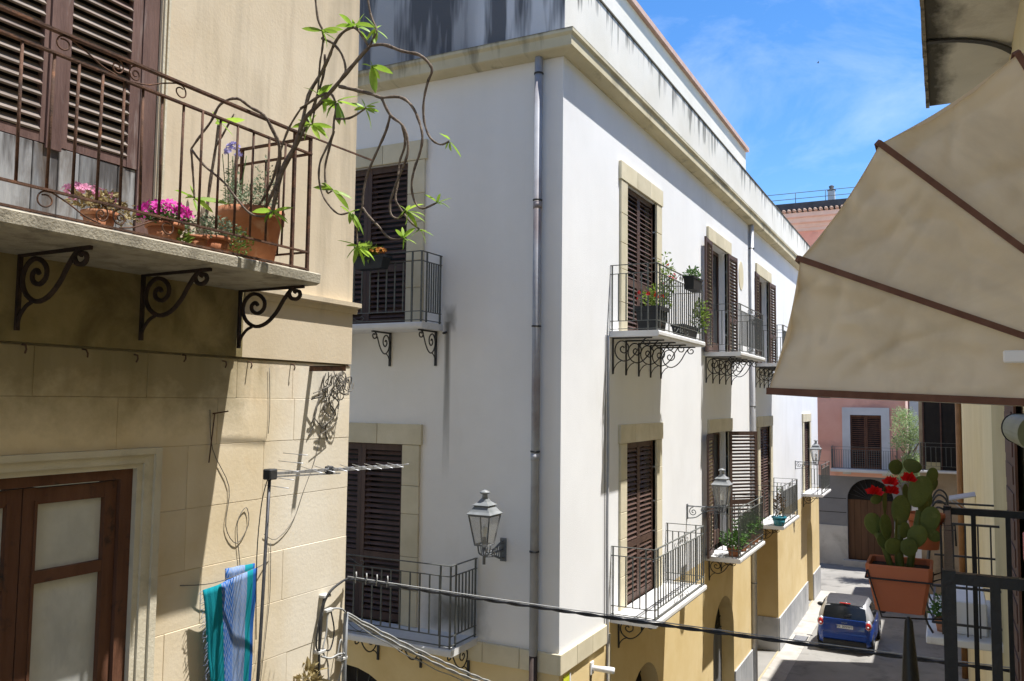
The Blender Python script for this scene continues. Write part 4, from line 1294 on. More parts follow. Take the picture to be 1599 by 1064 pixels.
sg.build('symbol', M['clamp'], e)
# grime plume under the upper alley balcony end comes from a dripping spout
sp_ = MB().tube([(-6.99, CY, 9.16), (-6.99, CY - .09, 9.14)], .02, 8).build('drip_spout', M['clamp']); tag(sp_, 'small drip spout at the end of the upper alley balcony', 'spout')

# ------------------------------------------------------------------ street lanterns
M['lamp_metal'] = mat('grey_painted_cast_iron', (.10, .105, .11), (.20, .21, .22), .5, 18, .1, 60, c3=(.36, .36, .36), c3scale=6, c3range=(.55, .7))
M['lamp_top'] = mat('pale_lamp_roof', (.17, .18, .18), (.27, .28, .28), .45, 6)
M['lamp_glass'] = glass_mat('lamp_glass', (.60, .58, .52), .12, .26)
M['bulb'] = mat('bulb_glass', (.7, .69, .65), (.75, .74, .7), .2, 3)
def lantern(label, loc, rz, arm, style):
    e = empty('street_lantern', loc, rz); tag(e, label, 'lantern', 'wall lanterns of the white house')
    a = MB()
    if style == 'cast':
        a.box(0, .02, -.05, .05, -.17, .17)
        for z0, z1 in ((.12, .02), (-.12, -.02), (.0, .0)):
            a.tube(smooth_line([(.01, 0, z0), (.12, 0, z0 * .9), (.28, 0, z0 * .45), (arm, 0, z1 * .5)], 3), .016, 6)
        for i in range(5):
            a.tube([(.05 + .07 * i, 0, .10 - .016 * i), (.09 + .07 * i, 0, -.10 + .016 * i)], .008, 5)
    else:
        a.box(0, .02, -.04, .04, -.16, .16)
        a.tube([(0, 0, .12), (arm, 0, .12)], .014, 6)
        for c, rr_ in (((.14, .0), .10), ((.36, .045), .06)):
            pts = spiral(c, rr_, .015, 90, 90 + 560, 26)
            a.tube([(u, 0, v) for u, v in pts], .010, 5, (0, 1, 0))
        a.tube(smooth_line([(.02, 0, -.14), (.2, 0, -.11), (.4, 0, .02), (arm, 0, .10)], 4), .011, 6)
    a.build('arm', M['lamp_metal'], e)
    z0 = .10 if style == 'cast' else .12
    zb = z0 + .06                          # foot of the glass
    hb, ht, hh = .10, .168, .42
    b = MB().tube([(arm, 0, z0 - .22 if style == 'cast' else z0 - .1), (arm, 0, z0 + .02)], .022, 8)
    for k in range(8):
        an = 2 * math.pi * k / 8
        b.tube(smooth_line([(arm + .02 * math.cos(an), .02 * math.sin(an), z0 - .10), (arm + .08 * math.cos(an), .08 * math.sin(an), z0 - .06), (arm + .10 * math.cos(an), .10 * math.sin(an), zb)], 3), .007, 5)
    b.build('basket', M['lamp_metal'], e)
    f = MB()
    cs_ = [(1, 1), (-1, 1), (-1, -1), (1, -1)]
    for i in range(4):
        p, q = cs_[i], cs_[(i + 1) % 4]
        f.bar((arm + hb * p[0], hb * p[1], zb), (arm + ht * p[0], ht * p[1], zb + hh), .018, .018)
        for h_, z_ in ((hb, zb), (ht, zb + hh)):
            f.bar((arm + h_ * p[0], h_ * p[1], z_), (arm + h_ * q[0], h_ * q[1], z_), .022, .016)
    f.build('cage', M['lamp_metal'], e)
    for i in range(4):
        p, q = cs_[i], cs_[(i + 1) % 4]
        MB().quad((arm + hb * p[0], hb * p[1], zb), (arm + hb * q[0], hb * q[1], zb), (arm + ht * q[0], ht * q[1], zb + hh), (arm + ht * p[0], ht * p[1], zb + hh)).build('pane', M['lamp_glass'], e)
    r = MB().lathe([(.265, 0), (.275, .012), (.225, .045), (.155, .12), (.185, .135), (.10, .18), (.05, .23)], 4, (arm, 0, zb + hh + .01), smooth=False)
    r.build('roof', M['lamp_top'], e)
    MB().lathe([(.045, 0), (.04, .04), (.035, .055), (.075, .075), (.07, .095), (.03, .115), (.01, .122)], 12, (arm, 0, zb + hh + .235)).build('finial', M['lamp_top'], e)
    l = MB().lathe([(.03, 0), (.03, .10), (.022, .11)], 10, (arm, 0, zb)).build('lamp_socket', M['lamp_metal'], e)
    MB().lathe([(.02, 0), (.035, .05), (.045, .10), (.03, .15), (.005, .165)], 12, (arm, 0, zb + .1)).build('bulb', M['bulb'], e)
lantern('glass lantern on a short cast bracket on the shaded alley wall', (-5.92, CY, 5.87), -math.pi / 2, .60, 'cast')
lantern('glass lantern on a long scrolled arm over the lower street balcony', (WX, 18.03, 5.75), 0, .76, 'scroll')
lantern('small far lantern on a scrolled arm near the end of the white house', (WX, 32.8, 5.82), 0, .74, 'scroll')

# ------------------------------------------------------------------ vegetation helpers
M['leaf_p'] = mat('plumeria_leaf', (.23, .40, .04), (.40, .55, .08), .45, 6, .1, 30, spec=.4, rnd=.32, trans=.45)
M['leaf_a'] = mat('mid_green_leaf', (.045, .11, .022), (.10, .19, .04), .55, 8, rnd=.15, trans=.3)
M['leaf_g'] = mat('grey_green_leaf', (.14, .19, .11), (.24, .29, .19), .7, 8, rnd=.15, trans=.25)
M['leaf_y'] = mat('yellow_green_leaf', (.13, .21, .03), (.24, .32, .06), .55, 8, rnd=.15, trans=.35)
M['leaf_dry'] = mat('dry_leaf', (.30, .23, .10), (.42, .35, .18), .8, 8, trans=.25)
M['bark'] = mat('grey_brown_bark', (.115, .085, .062), (.24, .19, .145), .85, 14, .5, 50, c3=(.07, .05, .04), c3scale=25, c3range=(.55, .65))
M['pinkfl'] = mat('pale_pink_petal', (.68, .24, .42), (.80, .38, .55), .6, 10, trans=.3)
M['magfl'] = mat('magenta_petal', (.55, .02, .30), (.75, .06, .45), .6, 10, trans=.3)
M['redfl'] = mat('red_petal', (.50, .006, .008), (.68, .015, .015), .5, 10, trans=.3)
M['bluefl'] = mat('lavender_petal', (.26, .24, .55), (.36, .34, .66), .6, 10, trans=.3)
M['orfl'] = mat('orange_petal', (.62, .20, .03), (.70, .33, .05), .6, 10, trans=.3)
M['terra'] = mat('terracotta', (.36, .14, .065), (.47, .21, .11), .85, 4, .2, 40, rnd=.1, c3=(.52, .33, .22), c3scale=5, c3range=(.58, .75))
M['blackpot'] = mat('dark_plastic_planter', (.018, .02, .022), (.03, .032, .034), .55, 4)
M['soil'] = mat('dark_soil', (.018, .012, .008), (.04, .028, .018), .95, 30, .6, 60)

def leafmesh(L=1., W=.32, curl=.12, n=5):
    b = MB(); vs = []; fs = []
    for i in range(n + 1):
        t = i / n
        wd = W * math.sin(math.pi * min(1, t * .92 + .04)) ** .8 * .5 * (1 if t < 1 else 0.05)
        z = -curl * t * t
        vs += [(t * L, -wd, z + wd * .25), (t * L, 0, z), (t * L, wd, z + wd * .25)]
    for i in range(n):
        for k in (0, 1):
            fs.append((i * 3 + k, i * 3 + k + 1, i * 3 + k + 4, i * 3 + k + 3))
    b.add(vs, fs, True)
    return b.mesh('leaf', fix=False)
def leaf_soup(mb, rng, c, rad, n, size, up_=.3, wid=.45):
    """n small leaves spread through an uneven ellipsoid"""
    for i in range(n):
        d = Vector((rng.gauss(0, 1), rng.gauss(0, 1), rng.gauss(0, 1)))
        if d.length < 1e-3: continue
        d.normalize()
        k = mnoise.noise(d * 1.9 + Vector(c) * 3.1) * .45
        rr_ = (rng.random() ** .45) * (1 + k)
        p = Vector((c[0] + d.x * rad[0] * rr_, c[1] + d.y * rad[1] * rr_, c[2] + d.z * rad[2] * rr_))
        u = Vector((d.x + rng.gauss(0, .7), d.y + rng.gauss(0, .7), d.z * .5 + up_ + rng.gauss(0, .6))).normalized()
        v = u.orthogonal().normalized()
        v = Matrix.Rotation(rng.uniform(0, 6.28), 3, u) @ v
        s = size * rng.uniform(.6, 1.3)
        w_ = s * wid
        nrm = u.cross(v)
        mb.add([p, p + u * s * .5 + v * w_ * .5 + nrm * s * .08, p + u * s, p + u * s * .5 - v * w_ * .5 + nrm * s * .08], [(0, 1, 2, 3)])
def petals(mb, rng, c, rad, n, size):
    for i in range(n):
        d = Vector((rng.gauss(0, 1), rng.gauss(0, 1), abs(rng.gauss(0, 1)))).normalized()
        p = Vector((c[0] + d.x * rad[0], c[1] + d.y * rad[1], c[2] + d.z * rad[2]))
        u = (d + Vector((rng.gauss(0, .3), rng.gauss(0, .3), rng.gauss(0, .3)))).normalized()
        v = u.orthogonal().normalized()
        t_ = u.cross(v)
        s = size * rng.uniform(.7, 1.2)
        for k in range(5):
            a = k * 1.2566 + i
            q = v * math.cos(a) + t_ * math.sin(a)
            q2 = v * math.cos(a + .5) + t_ * math.sin(a + .5)
            q3 = v * math.cos(a - .5) + t_ * math.sin(a - .5)
            mb.add([p, p + q2 * s * .7 + u * s * .2, p + q * s + u * s * .25, p + q3 * s * .7 + u * s * .2], [(0, 1, 2, 3)])
def round_pot(e, r, h, m, z=0, rim=.02):
    b = MB().lathe([(r * .70, 0), (r * .95, h * .80), (r * .95, h * .80), (r * 1.08, h * .80), (r * 1.1, h), (r * .98, h), (r * .94, h * .9)], 18, (0, 0, z))
    p = b.build('pot', m, e)
    MB().lathe([(0.001, h * .88), (r * .95, h * .885)], 18, (0, 0, z)).build('soil', M['soil'], e)
    return p
def plant(name, label, loc, pot=None, leaves=(), flowers=(), stems=0, seed=1, group=None, cat='potted plant', stem_h=.3, stem_m=None):
    e = empty(name, loc); tag(e, label, cat, group)
    rng = random.Random(seed)
    if pot:
        kind = pot[0]
        if kind == 'round': round_pot(e, pot[1], pot[2], pot[3])
        else:
            _, wx, wy, h, m = pot
            b = MB()
            o_, i_ = 1.0, .86
            def rect(s, z): return [(-wx / 2 * s, -wy / 2 * s, z), (wx / 2 * s, -wy / 2 * s, z), (wx / 2 * s, wy / 2 * s, z), (-wx / 2 * s, wy / 2 * s, z)]
            lv_ = [rect(.80, 0), rect(.96, h * .82), rect(1.04, h * .82), rect(1.06, h), rect(.93, h), rect(.91, h * .88)]
            vs = [p for l in lv_ for p in l]
            fs = [(3, 2, 1, 0)]
            for i in range(len(lv_) - 1):
                for k in range(4):
                    fs.append((i * 4 + k, i * 4 + (k + 1) % 4, i * 4 + 4 + (k + 1) % 4, i * 4 + 4 + k))
            fs.append(tuple(len(vs) - 4 + k for k in range(4)))
            b.add(vs, fs); b.build('pot', m, e)
    if stems:
        b = MB()
        for i in range(stems):
            a = rng.uniform(0, 6.28); q = rng.uniform(.02, .1)
            z0 = pot[2] if pot and pot[0] == 'round' else (pot[3] if pot else 0)
            b.tube(smooth_line([(0.02 * math.cos(a), .02 * math.sin(a), z0 * .85), (q * math.cos(a), q * math.sin(a), z0 + stem_h * .5), (q * 1.6 * math.cos(a + .4), q * 1.6 * math.sin(a + .4), z0 + stem_h)], 3), .004, 4)
        b.build('stem', stem_m or M['leaf_a'], e)
    for (c, rad, n, size, m) in leaves:
        b = MB(); leaf_soup(b, rng, c, rad, n, size); q = b.build('foliage', m, e, fix=False); tag(q, kind='stuff')
    for (c, rad, n, size, m) in flowers:
        b = MB(); petals(b, rng, c, rad, n, size); q = b.build('flowers', m, e, fix=False); tag(q, kind='stuff')
    return e

# ---- pots on the old balcony
ZB = 9.05
plant('potted_flowers', 'pale pink flowers in a round terracotta pot behind the lower railing scroll', (-4.50, 3.29, ZB), ('round', .095, .15, M['terra']),
      [((0, -.03, .2), (.12, .15, .07), 260, .045, M['leaf_dry']), ((.02, .12, .17), (.08, .14, .06), 160, .035, M['leaf_dry'])], [((0, -.08, .22), (.13, .16, .07), 46, .024, M['pinkfl'])], seed=3)
plant('potted_flowers', 'magenta petunias in a terracotta pot on the rusty balcony', (-4.42, 3.70, ZB), ('round', .11, .15, M['terra']),
      [((0, 0, .19), (.13, .16, .06), 260, .04, M['leaf_a'])], [((0, 0, .20), (.15, .17, .09), 75, .032, M['magfl'])], seed=4)
plant('potted_flowers', 'small terracotta pot with trailing grey green herb beside the big pot', (-4.40, 4.09, ZB), ('round', .10, .13, M['terra']),
      [((0, 0, .19), (.13, .22, .08), 700, .028, M['leaf_g']), ((.05, .18, .12), (.06, .12, .1), 200, .028, M['leaf_y'])], seed=5)
plant('potted_flowers', 'leafy yellow green sprig in a low terracotta pot next to magenta petunias', (-4.36, 3.90, ZB), ('round', .075, .10, M['terra']),
      [((0, -.12, .06), (.03, .05, .08), 40, .06, M['leaf_y'])], seed=6)
plant('potted_flowers', 'tall lavender blue flower spike in a pot by the wall end of the railing', (-4.80, 4.62, ZB), ('round', .10, .2, M['terra']),
      [((0, 0, .55), (.05, .06, .32), 420, .03, M['leaf_g'])], [((0, 0, .90), (.06, .06, .09), 40, .022, M['bluefl'])], stems=4, seed=7, stem_h=.7)
# plumeria in its big terracotta pot
pe = wempty('plumeria_tree', (-4.62, 4.66, ZB)); tag(pe, 'bare limbed plumeria with bright young leaves arching out of a big terracotta pot', 'tree')
b = MB().lathe([(.17, 0), (.225, .34), (.245, .34), (.25, .44), (.225, .44), (.215, .40)], 20, (-4.60, 4.62, ZB)); b.build('pot', M['terra'], pe)
MB().lathe([(.001, .39), (.22, .395)], 20, (-4.60, 4.62, ZB)).build('soil', M['soil'], pe)
b = MB(); rng = random.Random(9); leaf_soup(b, rng, (-4.52, 4.50, ZB + .5), (.16, .2, .12), 500, .03)
leaf_soup(b, rng, (-4.62, 4.78, ZB + .62), (.1, .1, .25), 300, .03)
tag(b.build('small_herbs', M['leaf_g'], pe, fix=False), kind='stuff')
for r0, r1, pts in BR:
    P_ = smooth_line(pts, 4)
    n = len(P_)
    rad = []
    for i in range(n):
        t = i / (n - 1)
        k = max(r0 + (r1 - r0) * t, .0082 - .0022 * t)
        rad.append(k * 1.0 * (1.05 + .13 * math.sin(i * 2.1 + r0 * 900) + .09 * math.sin(i * 5.3)))
    MB().tube(P_, rad, 8).build('limb', M['bark'], pe)
lm = [leafmesh(1, .30, .16), leafmesh(1, .36, .28), leafmesh(1, .26, .05)]
rng = random.Random(12)
for (p, d, L) in LV:
    d = Vector(d)
    q = d.to_track_quat('X', 'Z')
    ro = q.to_matrix() @ Matrix.Rotation(rng.uniform(-1.0, 1.0), 3, 'X')
    obj('leaf', rng.choice(lm), M['leaf_p'], pe, p, ro.to_euler(), (L * .9, L * .8, L * .9))
    if rng.random() < .95:
        d2 = (d + Vector((rng.gauss(0, .8), rng.gauss(0, .8), rng.gauss(0, .8)))).normalized()
        k2 = L * rng.uniform(.35, .75)
        obj('leaf', rng.choice(lm), M['leaf_p'], pe, p, (d2.to_track_quat('X', 'Z').to_matrix() @ Matrix.Rotation(rng.uniform(-1, 1), 3, 'X')).to_euler(), (k2, k2, k2))

# ---- planters on the white house balconies
plant('planter_box', 'dark rectangular planter with grass and orange flowers on the upper alley railing', (-7.95, 10.58, 10.12), ('box', .62, .22, .2, M['blackpot']),
      [((-.12, 0, .26), (.22, .12, .12), 260, .11, M['leaf_y'])], [((.12, 0, .26), (.16, .1, .07), 70, .025, M['orfl'])], seed=21)
plant('planter_box', 'black window box with sprouting plant hung on the upper street railing', (-4.10, 15.25, 10.16), ('box', .2, .62, .24, M['blackpot']),
      [((0, 0, .3), (.12, .26, .12), 220, .07, M['leaf_a'])], seed=22)
plant('planter_box', 'black box with red geraniums standing at the corner of the upper street balcony', (-4.40, 13.72, 9.285), ('box', .42, .5, .42, M['blackpot']),
      [((0, .2, .60), (.2, .42, .22), 360, .07, M['leaf_y']), ((.1, .55, .95), (.12, .22, .45), 300, .07, M['leaf_y'])], [((0, -.2, .55), (.25, .35, .12), 12, .035, M['redfl']), ((.1, .7, .9), (.12, .2, .35), 12, .035, M['redfl'])], seed=23)
plant('planter_box', 'long dark planter trough on the slab of the upper street balcony', (-4.35, 15.6, 9.285), ('box', .25, 1.0, .25, M['blackpot']),
      [((.12, .7, .52), (.14, .2, .3), 240, .09, M['leaf_y'])], seed=24)
plant('balcony_plants', 'bushy green plant at the front corner of the lower street balcony behind the lantern', (-4.42, 19.95, 4.555), ('round', .16, .2, M['terra']),
      [((0, 0, .36), (.28, .34, .2), 420, .10, M['leaf_a'])], seed=25)
for i, (yy, t_) in enumerate(((20.75, 'first'), (21.25, 'second'), (21.75, 'third'), (22.2, 'fourth'))):
    plant('potted_plant', 'leafy plant in a terracotta pot, %s along the railing behind the bushy green plant' % t_, (-4.40, yy, 4.555), ('round', .13, .2, M['terra']),
          [((0, 0, .5), (.2, .22, .3), 300, .08, M['leaf_a'])], seed=30 + i, group='potted plants on the second lower street balcony')
M['teal_pot'] = mat('glazed_teal_pot', (.015, .15, .20), (.03, .22, .28), .25, 3, spec=.6)
plant('potted_plant', 'dry brown plant in a glazed teal pot at the corner of the third lower balcony', (-4.36, 25.55, 4.555), ('round', .2, .26, M['teal_pot']),
      [((0, 0, .60), (.14, .14, .34), 420, .07, mat('brown_dry_foliage', (.10, .06, .03), (.18, .11, .05), .8, 8)), ((0, 0, 1.0), (.05, .05, .2), 60, .05, M['leaf_a'])], seed=40, stems=3)
plant('bougainvillea', 'pink red bougainvillea on the roof terrace behind the streaked parapet', (-5.55, 14.9, 13.72), ('box', .3, 1.8, .4, M['terra']),
      [((0, 0, 1.1), (.16, 1.0, .45), 700, .06, M['leaf_a'])], [((.05, 0, 1.25), (.18, 1.1, .42), 220, .05, mat('pink_red_bract', (.55, .05, .10), (.66, .10, .16), .6, 8, trans=.3))], seed=41, cat='shrub')
# tree at the street end
tr = empty('street_tree', (-1.55, 43.2, 0)); tag(tr, 'small pale green tree in front of the pink house, above the cactus', 'tree')
MB().tube(smooth_line([(0, 0, 0), (.05, 0, 2), (-.05, .05, 4), (.05, 0, 6)], 4), [.10 - .004 * i for i in range(13)], 8).build('trunk', M['bark'], tr)
rng = random.Random(50)
b = MB()
for i in range(11):
    a = rng.uniform(0, 6.28); z = rng.uniform(3.6, 6.2)
    b.tube(smooth_line([(0, 0, z - .5), (.35 * math.cos(a), .35 * math.sin(a), z), (.7 * math.cos(a), .6 * math.sin(a), z + .5)], 3), .025, 5)
b.build('limbs', M['bark'], tr)
b = MB(); 
for i in range(16):
    a = rng.uniform(0, 6.28); q = rng.uniform(.1, .65)
    leaf_soup(b, rng, (q * math.cos(a), q * math.sin(a), rng.uniform(4.6, 7.7)), (.5, .5, .42), 420, .10)
tag(b.build('crown', mat('sunlit_pale_leaf', (.24, .32, .12), (.42, .50, .27), .6, 3, rnd=.1, trans=.4), tr, fix=False), kind='stuff')

# ------------------------------------------------------------------ folding awning
M['canvas'] = mat('beige_canvas', (.83, .725, .555), (.87, .775, .605), .9, 3.0, .10, 300, c3=(.62, .53, .39), c3scale=2.6, c3range=(.52, .82), trans=.28)
cm_ = M['canvas'].node_tree
Nn, Ll = cm_.nodes, cm_.links
gp = Nn.new("ShaderNodeNewGeometry").outputs["Position"]
mpp = Nn.new("ShaderNodeMapping"); mpp.inputs["Rotation"].default_value = (0, .7, 0); mpp.inputs["Scale"].default_value = (1.0, 1.0, 3.2)
Ll.new(gp, mpp.inputs["Vector"])
rn = Nn.new("ShaderNodeTexNoise"); rn.noise_type = 'RIDGED_MULTIFRACTAL'
rn.inputs["Scale"].default_value = 2.4; rn.inputs["Detail"].default_value = 5; rn.inputs["Roughness"].default_value = .5; rn.inputs["Distortion"].default_value = .6
Ll.new(mpp.outputs[0], rn.inputs["Vector"])
bb_ = Nn.new("ShaderNodeBump"); bb_.inputs["Strength"].default_value = .9; bb_.inputs["Distance"].default_value = .035
Ll.new(rn.outputs["Fac"], bb_.inputs["Height"])
old_n = Nn["Principled BSDF"].inputs["Normal"].links[0].from_node
Ll.new(bb_.outputs[0], old_n.inputs["Normal"])
cr2 = Nn.new("ShaderNodeValToRGB"); cr2.color_ramp.elements[0].position = .50; cr2.color_ramp.elements[1].position = .95  # crease shading put into the canvas colour as darker lines
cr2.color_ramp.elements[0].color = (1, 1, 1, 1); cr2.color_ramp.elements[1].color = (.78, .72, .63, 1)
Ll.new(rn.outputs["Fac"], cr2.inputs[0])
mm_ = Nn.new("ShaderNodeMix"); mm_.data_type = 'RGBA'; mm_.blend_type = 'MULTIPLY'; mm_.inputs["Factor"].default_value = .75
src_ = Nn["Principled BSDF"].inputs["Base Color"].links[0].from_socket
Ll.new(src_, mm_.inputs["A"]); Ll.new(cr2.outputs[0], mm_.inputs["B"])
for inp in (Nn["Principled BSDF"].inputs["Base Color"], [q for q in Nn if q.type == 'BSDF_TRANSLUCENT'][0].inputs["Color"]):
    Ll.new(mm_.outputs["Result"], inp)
M['trim'] = mat('brown_binding', (.12, .055, .035), (.17, .085, .058), .8, 20)
aw = wempty('folding_awning', (.7, 2.857, 8.09)); tag(aw, 'beige canvas hood awning with brown binding, at the upper right', 'awning')
HX, HZ, AY0, AY1 = .70, 8.092, 2.857, 4.5
tips = [(-.518, 8.140), (-.411, 8.573), (-.164, 8.926), (.218, 9.149), (.62, 9.25)]
def canvas(f, nu, nv, name='canvas_panel'):
    b = MB()
    vs = [f(i / nu, j / nv) for j in range(nv + 1) for i in range(nu + 1)]
    fs = [(j * (nu + 1) + i, j * (nu + 1) + i + 1, (j + 1) * (nu + 1) + i + 1, (j + 1) * (nu + 1) + i) for j in range(nv) for i in range(nu)]
    b.add(vs, fs, True)
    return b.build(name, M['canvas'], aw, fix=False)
for k in range(4):
    p, q = tips[k], tips[k + 1]
    def side(u, v, y=AY0, s=1, k=k, p=p, q=q):
        # u: hinge to rim, v: rib k to rib k+1
        ex, ez = p[0] + (q[0] - p[0]) * v, p[1] + (q[1] - p[1]) * v
        pinch = .006 * math.sin(math.pi * v)
        r_ = u * (1 - pinch)
        x, z = HX + (ex - HX) * r_, HZ + (ez - HZ) * r_
        sag = .035 * math.sin(math.pi * v) * u
        nzv = mnoise.noise(Vector((x * 2.6 + k * 7, z * 2.6, 1.3)))
        n2 = mnoise.noise(Vector((x * 7 + z * 5, (z * 2 - x * 3) * 1.2, k * 3.3)))
        rdg = (1 - abs(mnoise.noise(Vector(((x * .8 + z) * 2.2, (z - x * .6) * 5.5, k * 5.1 + 2)))) * 2.2)
        rdg = max(0, rdg) ** 3 * .022 * u
        r3 = 1 - abs(mnoise.noise(Vector(((x * 1.1 - z * .5) * 9.0 + k, (z + x * .4) * 3.2, k * 2.7 + 9)))) * 3.0
        rdg += max(0, r3) ** 2 * .014 * u
        wr = (rdg + .026 * nzv + .026 * abs(n2) * u) * math.sin(math.pi * v) ** .5
        # radial pull creases
        wr += .006 * math.sin(v * 21 + u * 4 + k) * math.sin(math.pi * v) * u
        return (x, y + s * (sag + wr), z)
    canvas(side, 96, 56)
    canvas(lambda u, v, f=side: f(u, v, AY1, -1), 8, 6)
    def front(u, v, k=k, p=p, q=q):
        ex, ez = p[0] + (q[0] - p[0]) * v, p[1] + (q[1] - p[1]) * v
        pinch = 1 - .006 * math.sin(math.pi * v) - .012 * math.sin(math.pi * v) * math.sin(math.pi * u) ** .4
        return (HX + (ex - HX) * pinch, AY0 + (AY1 - AY0) * u + .03 * math.sin(math.pi * v) * (1 - 2 * u) * (1 if u in (0, 1) else .0), HZ + (ez - HZ) * pinch)
    canvas(front, 16, 10)
for k in (1, 2, 3):
    d = Vector((tips[k][0] - HX, 0, tips[k][1] - HZ))
    b = MB()
    b.flat([(HX, AY0 - .004, HZ), (HX + d.x * .5, AY0 - .005, HZ + d.z * .5), (HX + d.x * 1.004, AY0 - .004, HZ + d.z * 1.004), (HX + d.x * 1.012, AY0 + .01, HZ + d.z * 1.012), (HX + d.x * 1.006, AY1, HZ + d.z * 1.006)], .004, .019, (0, 1, 0))
    b.build('binding', M['trim'], aw)
b = MB()
b.flat([(HX, AY0 - .004, HZ), (tips[0][0] - .004, AY0 - .004, tips[0][1])], .012, .022, (0, 1, 0))
b.flat([(tips[0][0], AY0, tips[0][1]), (tips[0][0], AY1, tips[0][1])], .012, .022, (1, 0, 0))
b.build('binding', M['trim'], aw)
MB().cbox(.155, .24, AY0 - .022, AY0 - .008, 8.225, 8.262, .004).build('clip', M['white_paint'], aw)
for k in range(5):
    MB().tube([(HX, AY0 + .02, HZ), (tips[k][0] + .01, AY0 + .02, tips[k][1]), (tips[k][0] + .01, AY1 - .02, tips[k][1]), (HX, AY1 - .02, HZ)], .009, 6).build('rib', M['pale_trim'], aw)

# ------------------------------------------------------------------ stained balcony slab overhead
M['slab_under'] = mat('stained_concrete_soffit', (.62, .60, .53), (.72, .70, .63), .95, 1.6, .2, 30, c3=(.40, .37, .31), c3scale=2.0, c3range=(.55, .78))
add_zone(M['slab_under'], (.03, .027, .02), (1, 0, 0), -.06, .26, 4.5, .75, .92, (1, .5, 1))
ub = wempty('overhead_balcony', (.3, 3, 10.5)); tag(ub, 'stained concrete balcony slab overhead at the top right', 'balcony')
b = MB().box(-.055, .72, .5, 7.40, 10.5, 10.62); b.build('slab', M['slab_under'], ub)
M['slab_edge'] = mat('mouldy_slab_edge', (.20, .18, .14), (.36, .32, .26), .95, 9, .5, 40, c3=(.03, .027, .022), c3scale=6, c3range=(.5, .62))
rngs = random.Random(8)
b = MB()
y = .5
while y < 7.4:
    y2 = min(7.42, y + rngs.uniform(.05, .16))
    j = rngs.uniform(0, .012)
    b.box(-.078 - j * .4, -.056, y, y2, 10.492 - j, 10.63)
    y = y2
tag(b.build('slab_edge', M['slab_edge'], ub), kind='stuff')
b = MB().flat(smooth_line([(-.05, 6.03, 10.488), (.14, 6.08, 10.486), (.334, 6.22, 10.48), (.474, 6.43, 10.47), (.56, 6.7, 10.46)], 4), .012, .045, (0, 0, 1))
b.build('iron_strap', M['iron_dark'], ub)

# ------------------------------------------------------------------ near balcony railings
M['rail_black'] = mat('black_painted_iron', (.004, .004, .0045), (.010, .0095, .0095), .4, 14, .15, 70, spec=.35)
nb = wempty('black_balcony', (.35, 2.6, 6.68)); tag(nb, 'black iron balcony railing at the lower right, beside the cactus pots', 'balcony')
MB().box(-.03, .715, 1.95, 3.32, 6.58, 6.68).build('slab', M['marble'], nb)
rl = MB()
ZR = 7.742
for y in (2.0, 3.25):
    rl.bar((-.0115, y, ZR), (.715, y, ZR), .0225, .0225)
    rl.bar((0, y, 6.78), (.715, y, 6.78), .025, .025)
rl.bar((0, 2.016, ZR - .002), (0, 3.234, ZR - .002), .018, .018)
rl.bar((0, 2.016, 6.782), (0, 3.234, 6.782), .022, .022)
for y in (2.0, 3.25):
    rl.bar((0, y, 6.68), (0, y, ZR + .016), .025, .025, (1, 0, 0))
rl = rl.build('railing', M['rail_black'], nb)
def bal_mesh(t): return MB().bar((0, 0, 6.785), (0, 0, ZR - .01), t, t, (1, 0, 0)).mesh('baluster')
bmB, bmA, bmF = bal_mesh(.0185), bal_mesh(.0145), bal_mesh(.012)
for x in (.083, .166, .25, .333, .416, .5, .583):
    obj('baluster', bmB, M['rail_black'], rl, (x, 2.0, 0))
for x in (.077, .177, .277, .377, .477, .577):
    obj('baluster', bmA, M['rail_black'], rl, (x, 3.25, 0))
for i in range(1, 11):
    obj('baluster', bmF, M['rail_black'], rl, (0, 2.0 + 1.25 * i / 11, 0))
fb = wempty('near_balcony', (.35, .3, 6.68)); tag(fb, 'nearest black railing, seen only as one pointed finial at the bottom edge', 'balcony')
MB().box(-.1, .715, -1.2, 1.5, 6.58, 6.68).build('slab', M['marble'], fb)
MB().tube([(-.0565, 1.465, 6.68), (-.0565, 1.465, 7.60)], .012, 8).build('post', M['rail_black'], fb)
MB().tube([(-.0565, 1.465, 7.60), (-.0565, 1.465, 7.62), (-.0565, 1.465, 7.68), (-.0572, 1.465, 7.765), (-.0575, 1.465, 7.772)], [.012, .016, .0125, .006, .002], 10).build('finial', M['rail_black'], fb)

# ------------------------------------------------------------------ bow-fronted balcony on the yellow house
bb = wempty('bowed_balcony', (.45, 9.6, 6.0)); tag(bb, 'bow railed balcony with pots below, seen along the yellow wall past the cactus', 'balcony')
MB().cbox(-.20, .447, 8.7, 10.6, 5.93, 6.0, .01).build('slab', M['marble'], bb)
rl = MB()
for y in (8.75, 10.55):
    for z in (7.02, 6.12, 6.45):
        rl.bar((-.14, y, z), (.45, y, z), .02, .02)
for z in (7.02, 6.12):
    rl.bar((-.14, 8.75, z), (-.14, 10.55, z), .02, .02)
rl = rl.build('railing', M['iron_dark'], bb)
hm = MB().tube(smooth_line([(0, 0, 6.02), (-.06, 0, 6.15), (-.07, 0, 6.4), (-.02, 0, 6.7), (0, 0, 7.02), (.01, 0, 7.10), (.06, 0, 7.16), (.12, 0, 7.13), (.145, 0, 7.04), (.15, 0, 6.75)], 3), .010, 6).mesh('bowed_bar')
for i in range(4):
    obj('bowed_bar', hm, M['iron_dark'], rl, (-.14, 8.75 + 1.8 * i / 3, 0))
sb_ = MB().bar((0, 0, 6.02), (0, 0, 7.02), .014, .014, (1, 0, 0)).mesh('baluster')
for i in range(5):
    obj('baluster', sb_, M['iron_dark'], rl, (-.06 + i * .1, 8.75, 0))
